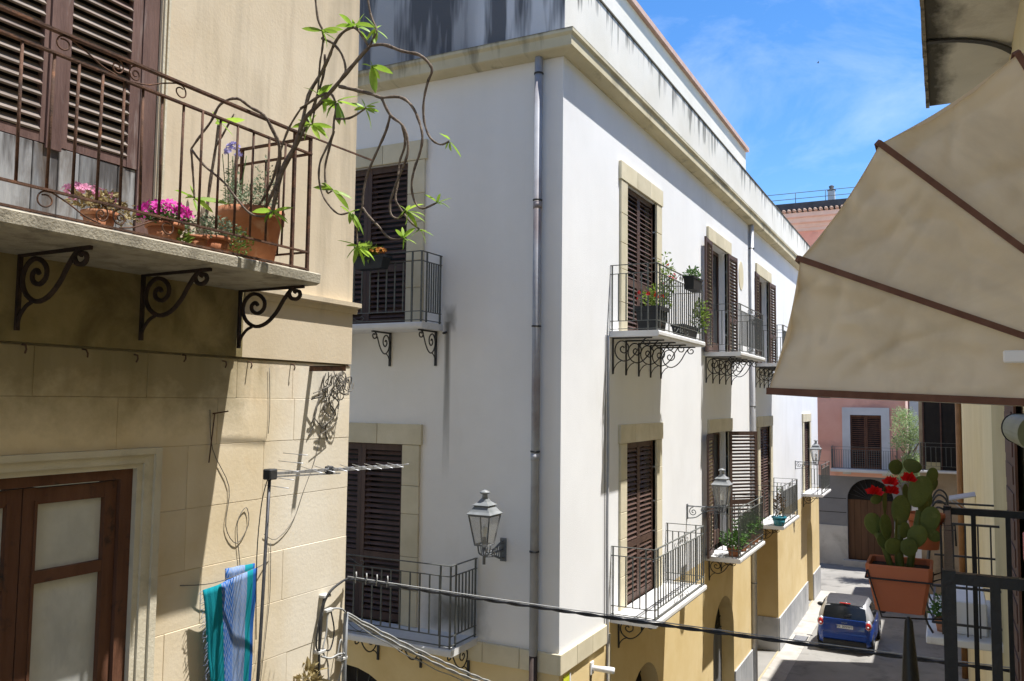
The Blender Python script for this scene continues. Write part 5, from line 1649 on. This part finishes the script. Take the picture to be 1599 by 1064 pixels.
MB().cbox(.02, .30, 8.9, 10.3, 6.002, 6.30, .01).build('white_box', M['white_paint'], bb)
plant('potted_plant', 'small leafy plant on the slab of the bowed balcony', (-.06, 8.95, 6.0), ('round', .07, .12, M['terra']), [((0, 0, .2), (.1, .1, .12), 200, .05, M['leaf_a'])], seed=60)
# ------------------------------------------------------------------ prickly pear in a hanging terracotta pot
M['pad'] = mat('cactus_pad', (.085, .105, .020), (.13, .15, .032), .6, 9, .2, 60, rnd=.18, trans=.15, c3=(.20, .20, .06), c3scale=14, c3range=(.60, .72))
M['terra_p'] = mat('terracotta_plastic', (.36, .105, .045), (.40, .125, .055), .6, 6, .08, 60)
ca = wempty('prickly_pear', (-.1225, 2.635, 7.54)); tag(ca, 'prickly pear cactus with red flowers in a square terracotta pot hung on the railing', 'cactus')
b = MB()
cx, cy_ = -.1225, 2.635
def rect(s, z):
    h_ = .0825 * s
    c_ = h_ * .12
    return [(cx - h_ + c_, cy_ - h_, z), (cx + h_ - c_, cy_ - h_, z), (cx + h_, cy_ - h_ + c_, z), (cx + h_, cy_ + h_ - c_, z), (cx + h_ - c_, cy_ + h_, z), (cx - h_ + c_, cy_ + h_, z), (cx - h_, cy_ + h_ - c_, z), (cx - h_, cy_ - h_ + c_, z)]
lv_ = [rect(.70, 7.530), rect(.74, 7.532), rect(.93, 7.618), rect(.99, 7.621), rect(1.02, 7.655), rect(1.0, 7.66), rect(.92, 7.658), rect(.90, 7.64)]
vs = [p for l in lv_ for p in l]; fs = [tuple(range(8))[::-1]]
for i in range(len(lv_) - 1):
    for k in range(8):
        fs.append((i * 8 + k, i * 8 + (k + 1) % 8, i * 8 + 8 + (k + 1) % 8, i * 8 + 8 + k))
b.add(vs, fs); b.build('pot', M['terra_p'], ca)
b = MB().add(rect(.905, 7.643), [tuple(range(8))]); b.build('soil', M['soil'], ca)
def padmesh():
    bm = bmesh.new()
    bmesh.ops.create_uvsphere(bm, u_segments=16, v_segments=10, radius=.5)
    for v in bm.verts:
        x, y, z = v.co
        k = 1 + .22 * z                       # wider towards the top
        v.co = Vector((x * k, y * .24, z))
    b = MB(); b.bm(bm, True)
    # areoles with spines
    rngp = random.Random(1)
    for i in range(26):
        a, c = rngp.uniform(-.4, .4), rngp.uniform(-.42, .42)
        if (a / .5) ** 2 + (c / .5) ** 2 > .7: continue
        d = .12 * math.sqrt(max(0, 1 - (a / .5) ** 2 - (c / .5) ** 2))
        for s in (-1, 1):
            b.tube([(a, s * d, c), (a + rngp.uniform(-.02, .02), s * (d + .05), c + rngp.uniform(-.02, .03))], .008, 4)
    return b.mesh('pad')
pmh = padmesh()
for (c, w_, h_, tilt, yw) in PADS:
    ro = (Matrix.Rotation(R(24 + yw * .8), 3, 'Z') @ Matrix.Rotation(R(tilt), 3, 'Y')).to_euler()
    obj('pad', pmh, M['pad'], ca, c, ro, (w_ * (1.0 / max(.35, math.cos(R(yw * .8)))) * 1.02, w_ * .55, h_ * 1.08))
b = MB()
b.tube(smooth_line([(-.12, 2.635, 7.63), (-.125, 2.63, 7.70), (-.12, 2.64, 7.76)], 3), .012, 8)
b.tube(smooth_line([(-.10, 2.65, 7.63), (-.085, 2.65, 7.72), (-.07, 2.67, 7.80)], 3), .010, 8)
b.tube(smooth_line([(-.14, 2.62, 7.63), (-.16, 2.61, 7.70), (-.18, 2.60, 7.74)], 3), .009, 8)
b.build('stem', M['pad'], ca)
for i, c in enumerate(FLO):
    b = MB(); rngp = random.Random(70 + i)
    for k in range(22):
        a = k * 2.4; t = k / 22
        d = Vector((math.cos(a) * (1 - t * .6), math.sin(a) * (1 - t * .6), .25 + t * 1.1)).normalized()
        v = d.orthogonal().normalized()
        s = .025 * rngp.uniform(.85, 1.15)
        p = Vector(c) - Vector((0, 0, .010))
        b.add([p, p + d * s * .6 + v * s * .36, p + d * s, p + d * s * .6 - v * s * .36], [(0, 1, 2, 3)])
    b.build('flower', M['redfl'], ca, fix=False)
# wire holder
b = MB()
zr = 7.622
hw = .0835
b.tube([(cx - hw, cy_ - hw, zr), (cx + hw, cy_ - hw, zr), (cx + hw, cy_ + hw, zr), (cx - hw, cy_ + hw, zr)], .0024, 6, closed=True, smooth=False)
b.tube([(cx - hw, cy_ - hw, zr), (cx - hw + .005, cy_ - hw, zr + .022), (cx - hw + .04, cy_ - hw - .002, 7.52), (cx + .05, cy_ - hw + .05, 7.515), (0, cy_ - .02, 7.52)], .0024, 6, smooth=False)
for yy in (cy_ - .05, cy_ + .05):
    b.tube([(cx + hw, yy, zr), (-.016, yy, zr + .01), (-.018, yy, ZR + .02), (.018, yy, ZR + .022), (.019, yy, ZR - .02)], .0024, 6, smooth=False)
o = b.build('pot_holder', M['rail_black']); tag(o, 'thin black wire holder around the square cactus pot', 'pot holder')
# second pot behind
e = empty('prickly_pear', (-.062, 2.98, 7.65)); tag(e, 'second smaller cactus in a terracotta pot half hidden behind the first', 'cactus')
round_pot(e, .052, .11, M['terra_p'])
for i, (dx, dy, dz, w_, h_, t) in enumerate(((0, 0, .15, .045, .06, 5), (.02, .01, .20, .035, .05, 20), (-.025, 0, .19, .04, .05, -20))):
    obj('pad', pmh, M['pad'], e, (dx, dy, dz), (0, R(t), R(20)), (w_, .03, h_))

# ------------------------------------------------------------------ small two-seat car
M['car_blue'] = mat('blue_car_paint', (.008, .045, .26), (.010, .055, .30), .28, 3, spec=.6, coat=.8)
M['car_silver'] = mat('silver_car_paint', (.42, .43, .45), (.46, .47, .49), .35, 3, metal=.4, spec=.6, coat=.6)
M['car_dark'] = mat('black_plastic', (.018, .018, .019), (.026, .026, .027), .5, 6)
M['car_roof'] = mat('grey_car_roof', (.03, .03, .035), (.045, .045, .05), .6, 6, spec=.25)
M['car_glass'] = mat('car_glass', (.010, .012, .014), (.018, .02, .023), .1, 2, spec=.4)
M['tail'] = mat('red_tail_light', (.50, .02, .015), (.62, .04, .03), .15, 4, spec=.7)
M['tyre'] = mat('tyre_rubber', (.012, .012, .012), (.02, .02, .02), .85, 12)
M['rim'] = mat('alloy_rim', (.35, .36, .37), (.42, .43, .44), .35, 6, metal=.7)
car = empty('parked_car', (-3.08, 29.9, 0), R(-1.5)); car.scale = (1.04, 1.04, 1.04); tag(car, 'small blue and silver two seat car seen from behind on the street', 'car')
# stations along +y (rear at 0): y, half width, z bottom, z top of body
def loft(name, stations, m, nseg=9, sm=True):
    b = MB(); vs, fs = [], []
    n = None
    for (y, sec) in stations:
        pts = [(x, y, z) for x, z in sec] + [(-x, y, z) for x, z in reversed(sec)]
        n = len(pts); vs += pts
    for i in range(len(stations) - 1):
        for k in range(n):
            fs.append((i * n + k, i * n + (k + 1) % n, (i + 1) * n + (k + 1) % n, (i + 1) * n + k))
    fs.append(tuple(range(n))[::-1]); fs.append(tuple((len(stations) - 1) * n + k for k in range(n)))
    b.add(vs, fs, sm)
    return b.build(name, m, car)
def sec(hw, zb, zt, tuck=.06, shoulder=.05):
    return [(hw * .80, zb), (hw - tuck * .4, zb + .06), (hw, zb + .22), (hw, zt - .30), (hw - .02, zt - .12), (hw - shoulder, zt - .03), (hw - shoulder - .08, zt)]
body = loft('body', [(0.0, sec(.66, .30, .86)), (.03, sec(.74, .26, .93)), (.12, sec(.80, .22, .98)), (.35, sec(.83, .20, 1.00)), (1.3, sec(.83, .20, 1.0)), (2.0, sec(.82, .20, .96)), (2.45, sec(.76, .22, .88)), (2.62, sec(.66, .28, .78)), (2.69, sec(.5, .34, .66))], M['car_blue'])
# tridion cell: silver shell
def csec(hb, ht, zb, zt):
    return [(hb, zb), (hb - .01, zb + .12), ((hb * .5 + ht * .5) + .015, (zb + zt) / 2), (ht, zt - .08), (ht - .06, zt - .015), (ht - .18, zt)]
loft('cabin_shell', [(.10, csec(.77, .66, .93, 1.10)), (.26, csec(.80, .64, .95, 1.40)), (.40, csec(.815, .64, .96, 1.50)), (.8, csec(.815, .65, .96, 1.55)), (1.3, csec(.81, .65, .96, 1.54)), (1.7, csec(.79, .62, .95, 1.42)), (2.05, csec(.74, .58, .93, 1.08))], M['car_silver'])
b = MB()
rows_ = [(.275, 1.432, .53), (.40, 1.512, .57), (.8, 1.564, .585), (1.3, 1.554, .585), (1.62, 1.475, .55)]
vs = []
for (y, z, hwd) in rows_:
    vs += [(-hwd, y, z - .004), (-hwd * .5, y, z + .008), (0, y, z + .012), (hwd * .5, y, z + .008), (hwd, y, z - .004)]
fs = [(i * 5 + k, i * 5 + k + 1, i * 5 + k + 6, i * 5 + k + 5) for i in range(4) for k in range(4)]
b.add(vs, fs, True); b.build('roof_panel', M['car_roof'], car, fix=False)
# rear window
b = MB()
vs = []
for (y, z, hwd) in ((.045, 1.02, .64), (.11, 1.16, .63), (.20, 1.32, .60), (.275, 1.425, .56)):
    vs += [(hwd * t, y - .012 + .03 * abs(t) ** 3, z) for t in (-1, -.6, 0, .6, 1)]
fs = [(i * 5 + k, i * 5 + k + 1, i * 5 + k + 6, i * 5 + k + 5) for i in range(3) for k in range(4)]
b.add(vs, fs, True); b.build('rear_window', M['car_glass'], car, fix=False)
b = MB(); b.prism([(-.64, .86), (.64, .86), (.62, 1.03), (-.62, 1.03)], .0, .06, lambda u, v, a: (u, -.005 + a, v)); b.build('tailgate', M['car_blue'], car)
for s in (-1, 1):
    b = MB()
    b.add([(s * .818, .55, 1.08), (s * .815, 1.25, 1.08), (s * .80, 1.75, 1.06), (s * .69, 1.35, 1.43), (s * .69, .6, 1.45)], [(0, 1, 2, 3, 4)]); b.build('side_window', M['car_glass'], car, fix=False)
    # tail light pods
    pod = MB(); bm = bmesh.new(); bmesh.ops.create_uvsphere(bm, u_segments=14, v_segments=8, radius=1)
    for v in bm.verts: v.co = Vector((s * .70 + v.co.x * .115, .05 + v.co.y * .075, .90 + v.co.z * .155))
    pod.bm(bm, True); pod.build('light_pod', M['car_silver'], car)
    pod = MB(); bm = bmesh.new(); bmesh.ops.create_uvsphere(bm, u_segments=14, v_segments=8, radius=1)
    for v in bm.verts: v.co = Vector((s * .70 + v.co.x * .088, .025 + v.co.y * .07, .90 + v.co.z * .12))
    pod.bm(bm, True); tl_ = pod.build('tail_light', M['tail'], car)
    MB().lathe([(.03, 0), (.03, .01)], 10).build('reversing_lens', M['white_paint'], tl_, (s * .70, -.05, .875), (math.pi / 2, 0, 0))
    # wheels
    for y in (.42, 2.25):
        b = MB().lathe([(.19, -.085), (.275, -.085), (.295, -.05), (.295, .05), (.275, .085), (.19, .085)], 22)
        wl = b.build('wheel', M['tyre'], car, (s * .735, y, .295), (0, math.pi / 2, 0))
        b = MB().lathe([(.06, .0), (.185, .0), (.19, -.02), (.19, .02)], 16)
        for k in range(6):
            b.box(-.02, .02, .03, .18, -.01, .03) if k == 0 else None
        b.build('rim', M['rim'], wl, (0, 0, s * .07))
        MB().tube([(s * .80, y + .34 * math.cos(R(a)), .30 + .34 * math.sin(R(a))) for a in range(0, 181, 20)], .035, 6).build('wheel_arch', M['car_dark'], car)
    b = MB(); bm = bmesh.new(); bmesh.ops.create_uvsphere(bm, u_segments=10, v_segments=8, radius=1)
    for v in bm.verts: v.co = Vector((s * .96 + v.co.x * .11, 1.72 + v.co.y * .07, 1.06 + v.co.z * .07))
    b.bm(bm, True); b.build('mirror', M['car_dark'], car)
    MB().cbox(s * .835 - .012, s * .835 + .012, .98, 1.16, .86, .885, .004).build('door_handle', M['car_silver'], car)
    MB().box(s * .832 - .004, s * .832 + .004, .62, .63, .32, .97).build('door_gap', M['car_dark'], car)
MB().cbox(-.68, .68, -.04, .10, .40, .62, .04).build('bumper', M['car_blue'], car)
MB().cbox(-.64, .64, -.045, .10, .22, .40, .03).build('bumper_skirt', M['car_dark'], car)
MB().tube([(-.16, .27, 1.475), (.16, .27, 1.475)], .02, 8).build('brake_light', M['tail'], car)
MB().tube([(0, .03, 1.03), (.02, .06, 1.15), (.22, .09, 1.19)], .009, 5).build('wiper', M['car_dark'], car)
b = MB().cbox(-.26, .26, -.022, -.008, .755, .865, .004); pl_ = b.build('number_plate', M['white_paint'], car)
MB().box(-.26, -.22, -.026, -.022, .757, .863).build('plate_band', M['car_blue'], pl_)
def text_mesh(name, body, size, m, parent, loc, ext):
    tx = bpy.data.curves.new(name, 'FONT'); tx.body = body; tx.size = size; tx.align_x = 'CENTER'; tx.align_y = 'CENTER'; tx.extrude = ext
    to = bpy.data.objects.new(name, tx)
    col.objects.link(to)
    dg = bpy.context.evaluated_depsgraph_get()
    me = bpy.data.meshes.new_from_object(to.evaluated_get(dg))
    bpy.data.objects.remove(to)
    me.materials.clear()
    return obj(name, me, m, parent, loc, (math.pi / 2, 0, 0))
text_mesh('plate_text', 'FK 305WT', .105, M['car_dark'], pl_, (.02, -.0245, .81), .001)
text_mesh('badge_text', 'smart', .075, M['car_silver'], car, (0, -.0085, .93), .002)

# ------------------------------------------------------------------ overhead cables
M['cable_black'] = mat('black_cable', (.022, .022, .023), (.045, .045, .046), .5, 20, .2, 100)
M['cable_pale'] = mat('pale_grey_cable', (.30, .30, .29), (.42, .42, .40), .6, 20)
def twisted(a, b, sagv, rad, n, m, name, label, strands=2):
    e = MB()
    A, B = Vector(a), Vector(b)
    for s in range(strands):
        pts = []
        for i in range(n + 1):
            t = i / n
            p = A.lerp(B, t); p.z -= sagv * 4 * t * (1 - t)
            an = t * n * .55 + s * 2 * math.pi / strands
            pts.append((p.x + rad * .2 * math.cos(an), p.y + rad * .85 * math.sin(an), p.z + rad * .85 * math.cos(an)))
        e.tube(pts, rad, 6)
    o = e.build(name, m)
    tag(o, label, 'cable')
    return o
twisted((-4.97, 6.35, 6.43), (.46, 7.0, 6.24), .02, .0085, 150, M['cable_black'], 'overhead_cable', 'twisted black cable crossing the street from the old house corner')
b = MB()
A, B = Vector((-4.95, 6.34, 6.455)), Vector((.46, 7.0, 6.262))
b.tube([A.lerp(B, i / 40) + Vector((0, 0, -.02 * 4 * (i / 40) * (1 - i / 40))) for i in range(41)], .0045, 5)
for t in (.015, .035, .055, .075):
    p = A.lerp(B, t)
    b.tube([p + Vector((0, 0, -.05)), p + Vector((.01, 0, .02)), p + Vector((.0, .01, .05))], .006, 5)
o = b.build('overhead_cable', M['cable_pale']); tag(o, 'thin pale cable tied along the black twisted cable', 'cable')
for i, (a, b_, s_) in enumerate((((-4.96, 6.36, 6.11), (-5.6, 11.2, 3.87), .05), ((-4.96, 6.36, 6.09), (-5.58, 11.2, 3.85), .09), ((-4.96, 6.36, 6.07), (-5.62, 11.2, 3.86), .14))):
    twisted(a, b_, s_, .010 if i < 2 else .006, 70, M['cable_pale'], 'overhead_cable', ('upper', 'middle', 'lower')[i] + ' strand of the pale cable bundle slanting across the alley', 2 if i < 2 else 1)
# conduit, hoops and junctions at the old house corner
M['conduit'] = mat('grey_conduit', (.22, .23, .24), (.30, .31, .32), .5, 6)
o = MB().tube([(-4.96, 6.34, 6.12), (-4.96, 6.335, 5.8), (-4.96, 6.33, 4.5)], .022, 8).build('conduit', M['conduit']); tag(o, 'grey conduit running down the corner of the old house', 'conduit')
M['ins'] = mat('pale_fitting', (.48, .47, .44), (.56, .55, .52), .6, 8)
def hoop(pts, r, m, label):
    o = MB().tube(smooth_line(pts, 5), r, 6).build('wall_cable', m); tag(o, label, 'cable', 'cables at the old house corner'); return o
X0 = -4.955
hoop([(X0, 6.37, 6.43), (X0 + .03, 6.22, 6.43), (X0 + .02, 6.06, 6.36), (X0, 5.985, 6.2), (X0, 5.97, 5.9), (X0, 5.98, 5.5), (X0, 5.97, 4.8)], .012, M['cable_black'], 'big black cable loop bending down the old house corner')
hoop([(X0, 6.02, 6.34), (X0, 5.95, 6.1), (X0, 5.93, 5.93), (X0, 5.97, 5.9), (X0, 6.0, 6.2)], .008, M['cable_black'], 'small hanging cable loop left of the big black loop')
hoop([(X0, 6.35, 6.11), (X0 + .03, 6.22, 6.19), (X0, 6.09, 6.19), (X0, 6.06, 6.0), (X0, 6.02, 5.86), (X0, 6.1, 5.7), (X0, 6.12, 5.2)], .008, M['cable_pale'], 'pale cable bending down from the bundle at the corner')
hoop([(X0, 6.12, 6.18), (X0, 6.17, 6.0), (X0, 6.12, 5.85), (X0, 6.02, 5.88)], .007, M['cable_black'], 'short black jumper cable between the corner fittings')
hoop([(X0, 6.0, 5.82), (X0 + .02, 6.1, 5.78), (X0 + .03, 6.2, 5.79), (X0, 6.33, 5.76)], .009, M['cable_pale'], 'pale cable strap crossing to the grey conduit')
hoop([(X0, 6.22, 5.75), (X0, 6.27, 5.9), (X0, 6.31, 5.7), (X0, 6.24, 5.5), (X0, 6.2, 5.2)], .006, M['cable_pale'], 'curly pale wire beside the grey conduit')
for k, (y, z) in enumerate(((6.05, 6.335), (6.09, 6.20), (6.0, 5.86), (6.31, 5.72))):
    o = MB().cbox(WX - .01, WX + .06, y - .05, y + .05, z - .014, z + .014, .005).build('cable_bracket', M['ins'])
    tag(o, 'pale cable bracket at the old house corner, %s from the top' % ('first', 'second', 'third', 'fourth')[k], 'bracket', 'cable brackets at the corner')
plant('dry_weed', 'dry weed growing from the old wall at the bottom left of the corner', (WX + .03, 5.85, 5.55), None, [((0, 0, .05), (.06, .14, .2), 160, .10, M['leaf_dry'])], seed=80, cat='weed')

# ------------------------------------------------------------------ blue rug on the wall
m = bpy.data.materials.new('blue_teal_woven_rug'); m.use_nodes = True
t = m.node_tree; N, L = t.nodes, t.links
b_ = N['Principled BSDF']; b_.inputs['Roughness'].default_value = .95; b_.inputs['Specular IOR Level'].default_value = .1
uv = N.new('ShaderNodeUVMap'); sx = N.new('ShaderNodeSeparateXYZ'); L.new(uv.outputs[0], sx.inputs[0])
def mth(op, a, bb=None):
    x = N.new('ShaderNodeMath'); x.operation = op
    for i, q in enumerate((a, bb)):
        if q is None: continue
        if isinstance(q, (int, float)): x.inputs[i].default_value = q
        else: L.new(q, x.inputs[i])
    return x.outputs[0]
cr = N.new('ShaderNodeValToRGB'); cr.color_ramp.interpolation = 'CONSTANT'
for i, (p, c) in enumerate(((0, (.010, .23, .28)), (.28, (.03, .13, .42)), (.54, (.20, .30, .52)), (.80, (.010, .23, .28)), (.92, (.025, .11, .36)))):
    el = cr.color_ramp.elements[i] if i < 2 else cr.color_ramp.elements.new(p)
    el.position = p; el.color = (*c, 1)
L.new(sx.outputs[0], cr.inputs[0])
zig = mth('ABSOLUTE', mth('SUBTRACT', mth('FRACT', mth('MULTIPLY', sx.outputs[0], 10)), .5))
st = mth('FRACT', mth('MULTIPLY', mth('ADD', sx.outputs[1], mth('MULTIPLY', zig, .07)), 34))
stp = mth('GREATER_THAN', st, .55)
xx = N.new('ShaderNodeMix'); xx.data_type = 'RGBA'
L.new(mth('MULTIPLY', stp, .62), xx.inputs['Factor']); L.new(cr.outputs[0], xx.inputs['A']); xx.inputs['B'].default_value = (.30, .35, .46, 1)
band = mth('MULTIPLY', mth('GREATER_THAN', sx.outputs[0], .28), mth('LESS_THAN', sx.outputs[0], .80))
x2 = N.new('ShaderNodeMix'); x2.data_type = 'RGBA'
L.new(band, x2.inputs['Factor']); L.new(cr.outputs[0], x2.inputs['A']); L.new(xx.outputs['Result'], x2.inputs['B'])
L.new(x2.outputs['Result'], b_.inputs['Base Color'])
bn = N.new('ShaderNodeBump'); bn.inputs['Strength'].default_value = .5; bn.inputs['Distance'].default_value = .01
L.new(st, bn.inputs['Height']); L.new(bn.outputs[0], b_.inputs['Normal'])
M['rug'] = m
def rug_sheet(y0, y1, z0, z1, slope, xoff, lean, u0, name, parent, ph):
    nu, nv = 26, 40
    me = bpy.data.meshes.new(name)
    vs, fs, uvs = [], [], []
    for j in range(nv + 1):
        for i in range(nu + 1):
            u, v = i / nu, j / nv
            y = (y0 + lean * (1 - v)) + ((y1 - lean * .45 * (1 - v)) - (y0 + lean * (1 - v))) * u
            z = z0 + (z1 - z0) * v + slope * (u - .5) * v
            fold = .010 * math.sin(u * 6.2 + ph + 1.4 * (1 - v)) + .006 * math.sin(u * 13 + v * 5) + .012 * mnoise.noise(Vector((u * 3, v * 6, ph)))
            x = WX + xoff + fold + .05 * (1 - v) * .4
            vs.append((x, y, z)); uvs.append((u0 + u * (1 if u0 == 0 else .45), v))
    for j in range(nv):
        for i in range(nu):
            fs.append((j * (nu + 1) + i, j * (nu + 1) + i + 1, (j + 1) * (nu + 1) + i + 1, (j + 1) * (nu + 1) + i))
    me.from_pydata(vs, [], fs)
    ul = me.uv_layers.new(name='UVMap')
    for p in me.polygons:
        for li in p.loop_indices:
            ul.data[li].uv = uvs[me.loops[li].vertex_index]
    me.polygons.foreach_set('use_smooth', [True] * len(fs))
    me.update()
    o = obj(name, me, M['rug'], parent)
    sm2 = o.modifiers.new('thickness', 'SOLIDIFY'); sm2.thickness = .012
    return o
ru = wempty('blue_rug', (WX + .1, 4.9, 5.0)); tag(ru, 'blue and teal striped woven rug hung folded on the old wall', 'rug')
rug_sheet(4.575, 5.12, 4.9, 6.71, .07, .11, .24, 0, 'front_fold', ru, 0.0)
rug_sheet(4.84, 5.145, 4.9, 6.775, -.01, .05, .10, .5, 'back_fold', ru, 1.0)
b = MB(); rr = random.Random(4)
for i in range(70):
    z = 4.9 + 1.8 * i / 70
    y = 4.575 + .24 * (1 - (z - 4.9) / 1.8)
    b.tube([(WX + .10, y + .01, z), (WX + .10 + rr.uniform(-.01, .02), y - .02, z - .01), (WX + .1 + rr.uniform(-.02, .02), y - .045, z - rr.uniform(.01, .05))], .0022, 4)
tag(b.build('fringe', mat('rug_fringe', (.10, .13, .20), (.30, .33, .42), .9, 10), ru), kind='stuff')
o = MB().tube(smooth_line([(WX, 4.45, 6.72), (WX + .07, 4.7, 6.70), (WX + .08, 5.1, 6.735), (WX, 5.35, 6.75)], 4), .004, 5).build('clothes_line', M['wire_old'])
tag(o, 'short wire on the old wall from which the blue rug hangs', 'clothes line')

# ------------------------------------------------------------------ television antenna
M['alu'] = mat('dull_aluminium', (.42, .42, .42), (.52, .52, .52), .4, 12, metal=.6)
M['mast'] = mat('dark_steel_mast', (.06, .06, .065), (.11, .11, .115), .45, 10, metal=.5)
an = wempty('tv_antenna', (-4.56, 4.84, 5.2)); tag(an, 'television antenna on a thin mast in front of the old house', 'antenna')
MB().tube([(-4.62, 4.80, 4.6), (-4.58, 4.84, 6.2), (-4.55, 4.857, 7.53)], .0125, 8).build('mast', M['mast'], an)
for z in (5.0, 5.6):
    MB().tube([(WX, 4.82, z), (-4.6, 4.82, z)], .012, 6).build('wall_bracket', M['mast'], an)
A, B = Vector((-4.55, 4.83, 7.525)), Vector((-4.20, 6.11, 7.518))
b = MB(); b.bar(A, B, .022, .016); b.bar(A + Vector((0, 0, -.024)), A.lerp(B, .5) + Vector((0, 0, -.028)), .012, .012); b.build('boom', M['alu'], an)
MB().cbox(-4.59, -4.51, 4.82, 4.90, 7.48, 7.56, .008).build('clamp', M['clamp'], an)
MB().cbox(A.lerp(B, .42).x - .025, A.lerp(B, .42).x + .025, A.lerp(B, .42).y - .03, A.lerp(B, .42).y + .03, 7.49, 7.555, .006).build('dipole_box', M['clamp'], an)
d = (B - A).normalized(); side_ = d.cross(Vector((0, 0, 1))).normalized()
for i in range(17):
    t = .25 + .73 * i / 16
    p = A.lerp(B, t) + Vector((0, 0, .012))
    h_ = .15 - .045 * (i / 16)
    v = (side_ + Vector((0, 0, .12 * (-1) ** i))).normalized()
    MB().tube([p - v * h_, p + v * h_], .0032, 5).build('element', M['alu'], an)
for i in range(5):
    p = A.lerp(B, .06 + .03 * i)
    MB().tube([p + side_ * -.17 + Vector((0, 0, -.10 + .06 * i)), p + side_ * .17 + Vector((0, 0, -.10 + .06 * i))], .0032, 5).build('element', M['alu'], an)
o = MB().tube(smooth_line([(-4.55, 4.84, 7.5), (-4.57, 4.80, 7.3), (-4.60, 4.80, 6.9), (-4.6, 4.82, 6.3)], 4), .004, 5).build('antenna_lead', M['cable_black'], an)

# ------------------------------------------------------------------ street drain, bird
e = empty('street_drain', (-4.6, 30.9, .016)); tag(e, 'dark slotted drain grate in the gutter left of the car', 'drain')
MB().box(-.22, .22, -.38, .38, -.01, .004).build('grate_frame', M['clamp'], e)
for i in range(8):
    MB().box(-.19, .19, -.34 + i * .09, -.30 + i * .09, .004, .012).build('grate_bar', M['pipe'], e)
b = MB()
b.tube([(-.16, 0, 0), (-.05, 0, .02), (.08, 0, .02), (.16, 0, .0)], [.01, .05, .05, .01], 8)
b.add([(0, 0, .03), (-.12, .05, .06), (-.1, .45, .16), (.05, .1, .06)], [(0, 1, 2, 3)])
b.add([(0, 0, .03), (-.12, -.05, .06), (-.1, -.45, .16), (.05, -.1, .06)], [(0, 1, 2, 3)])
o = b.build('bird', M['clamp'], None, (-7.51, 61.85, 32.4), (0, 0, .6)); o.scale = (.5, .5, .5); tag(o, 'tiny dark bird flying in the blue sky', 'bird')
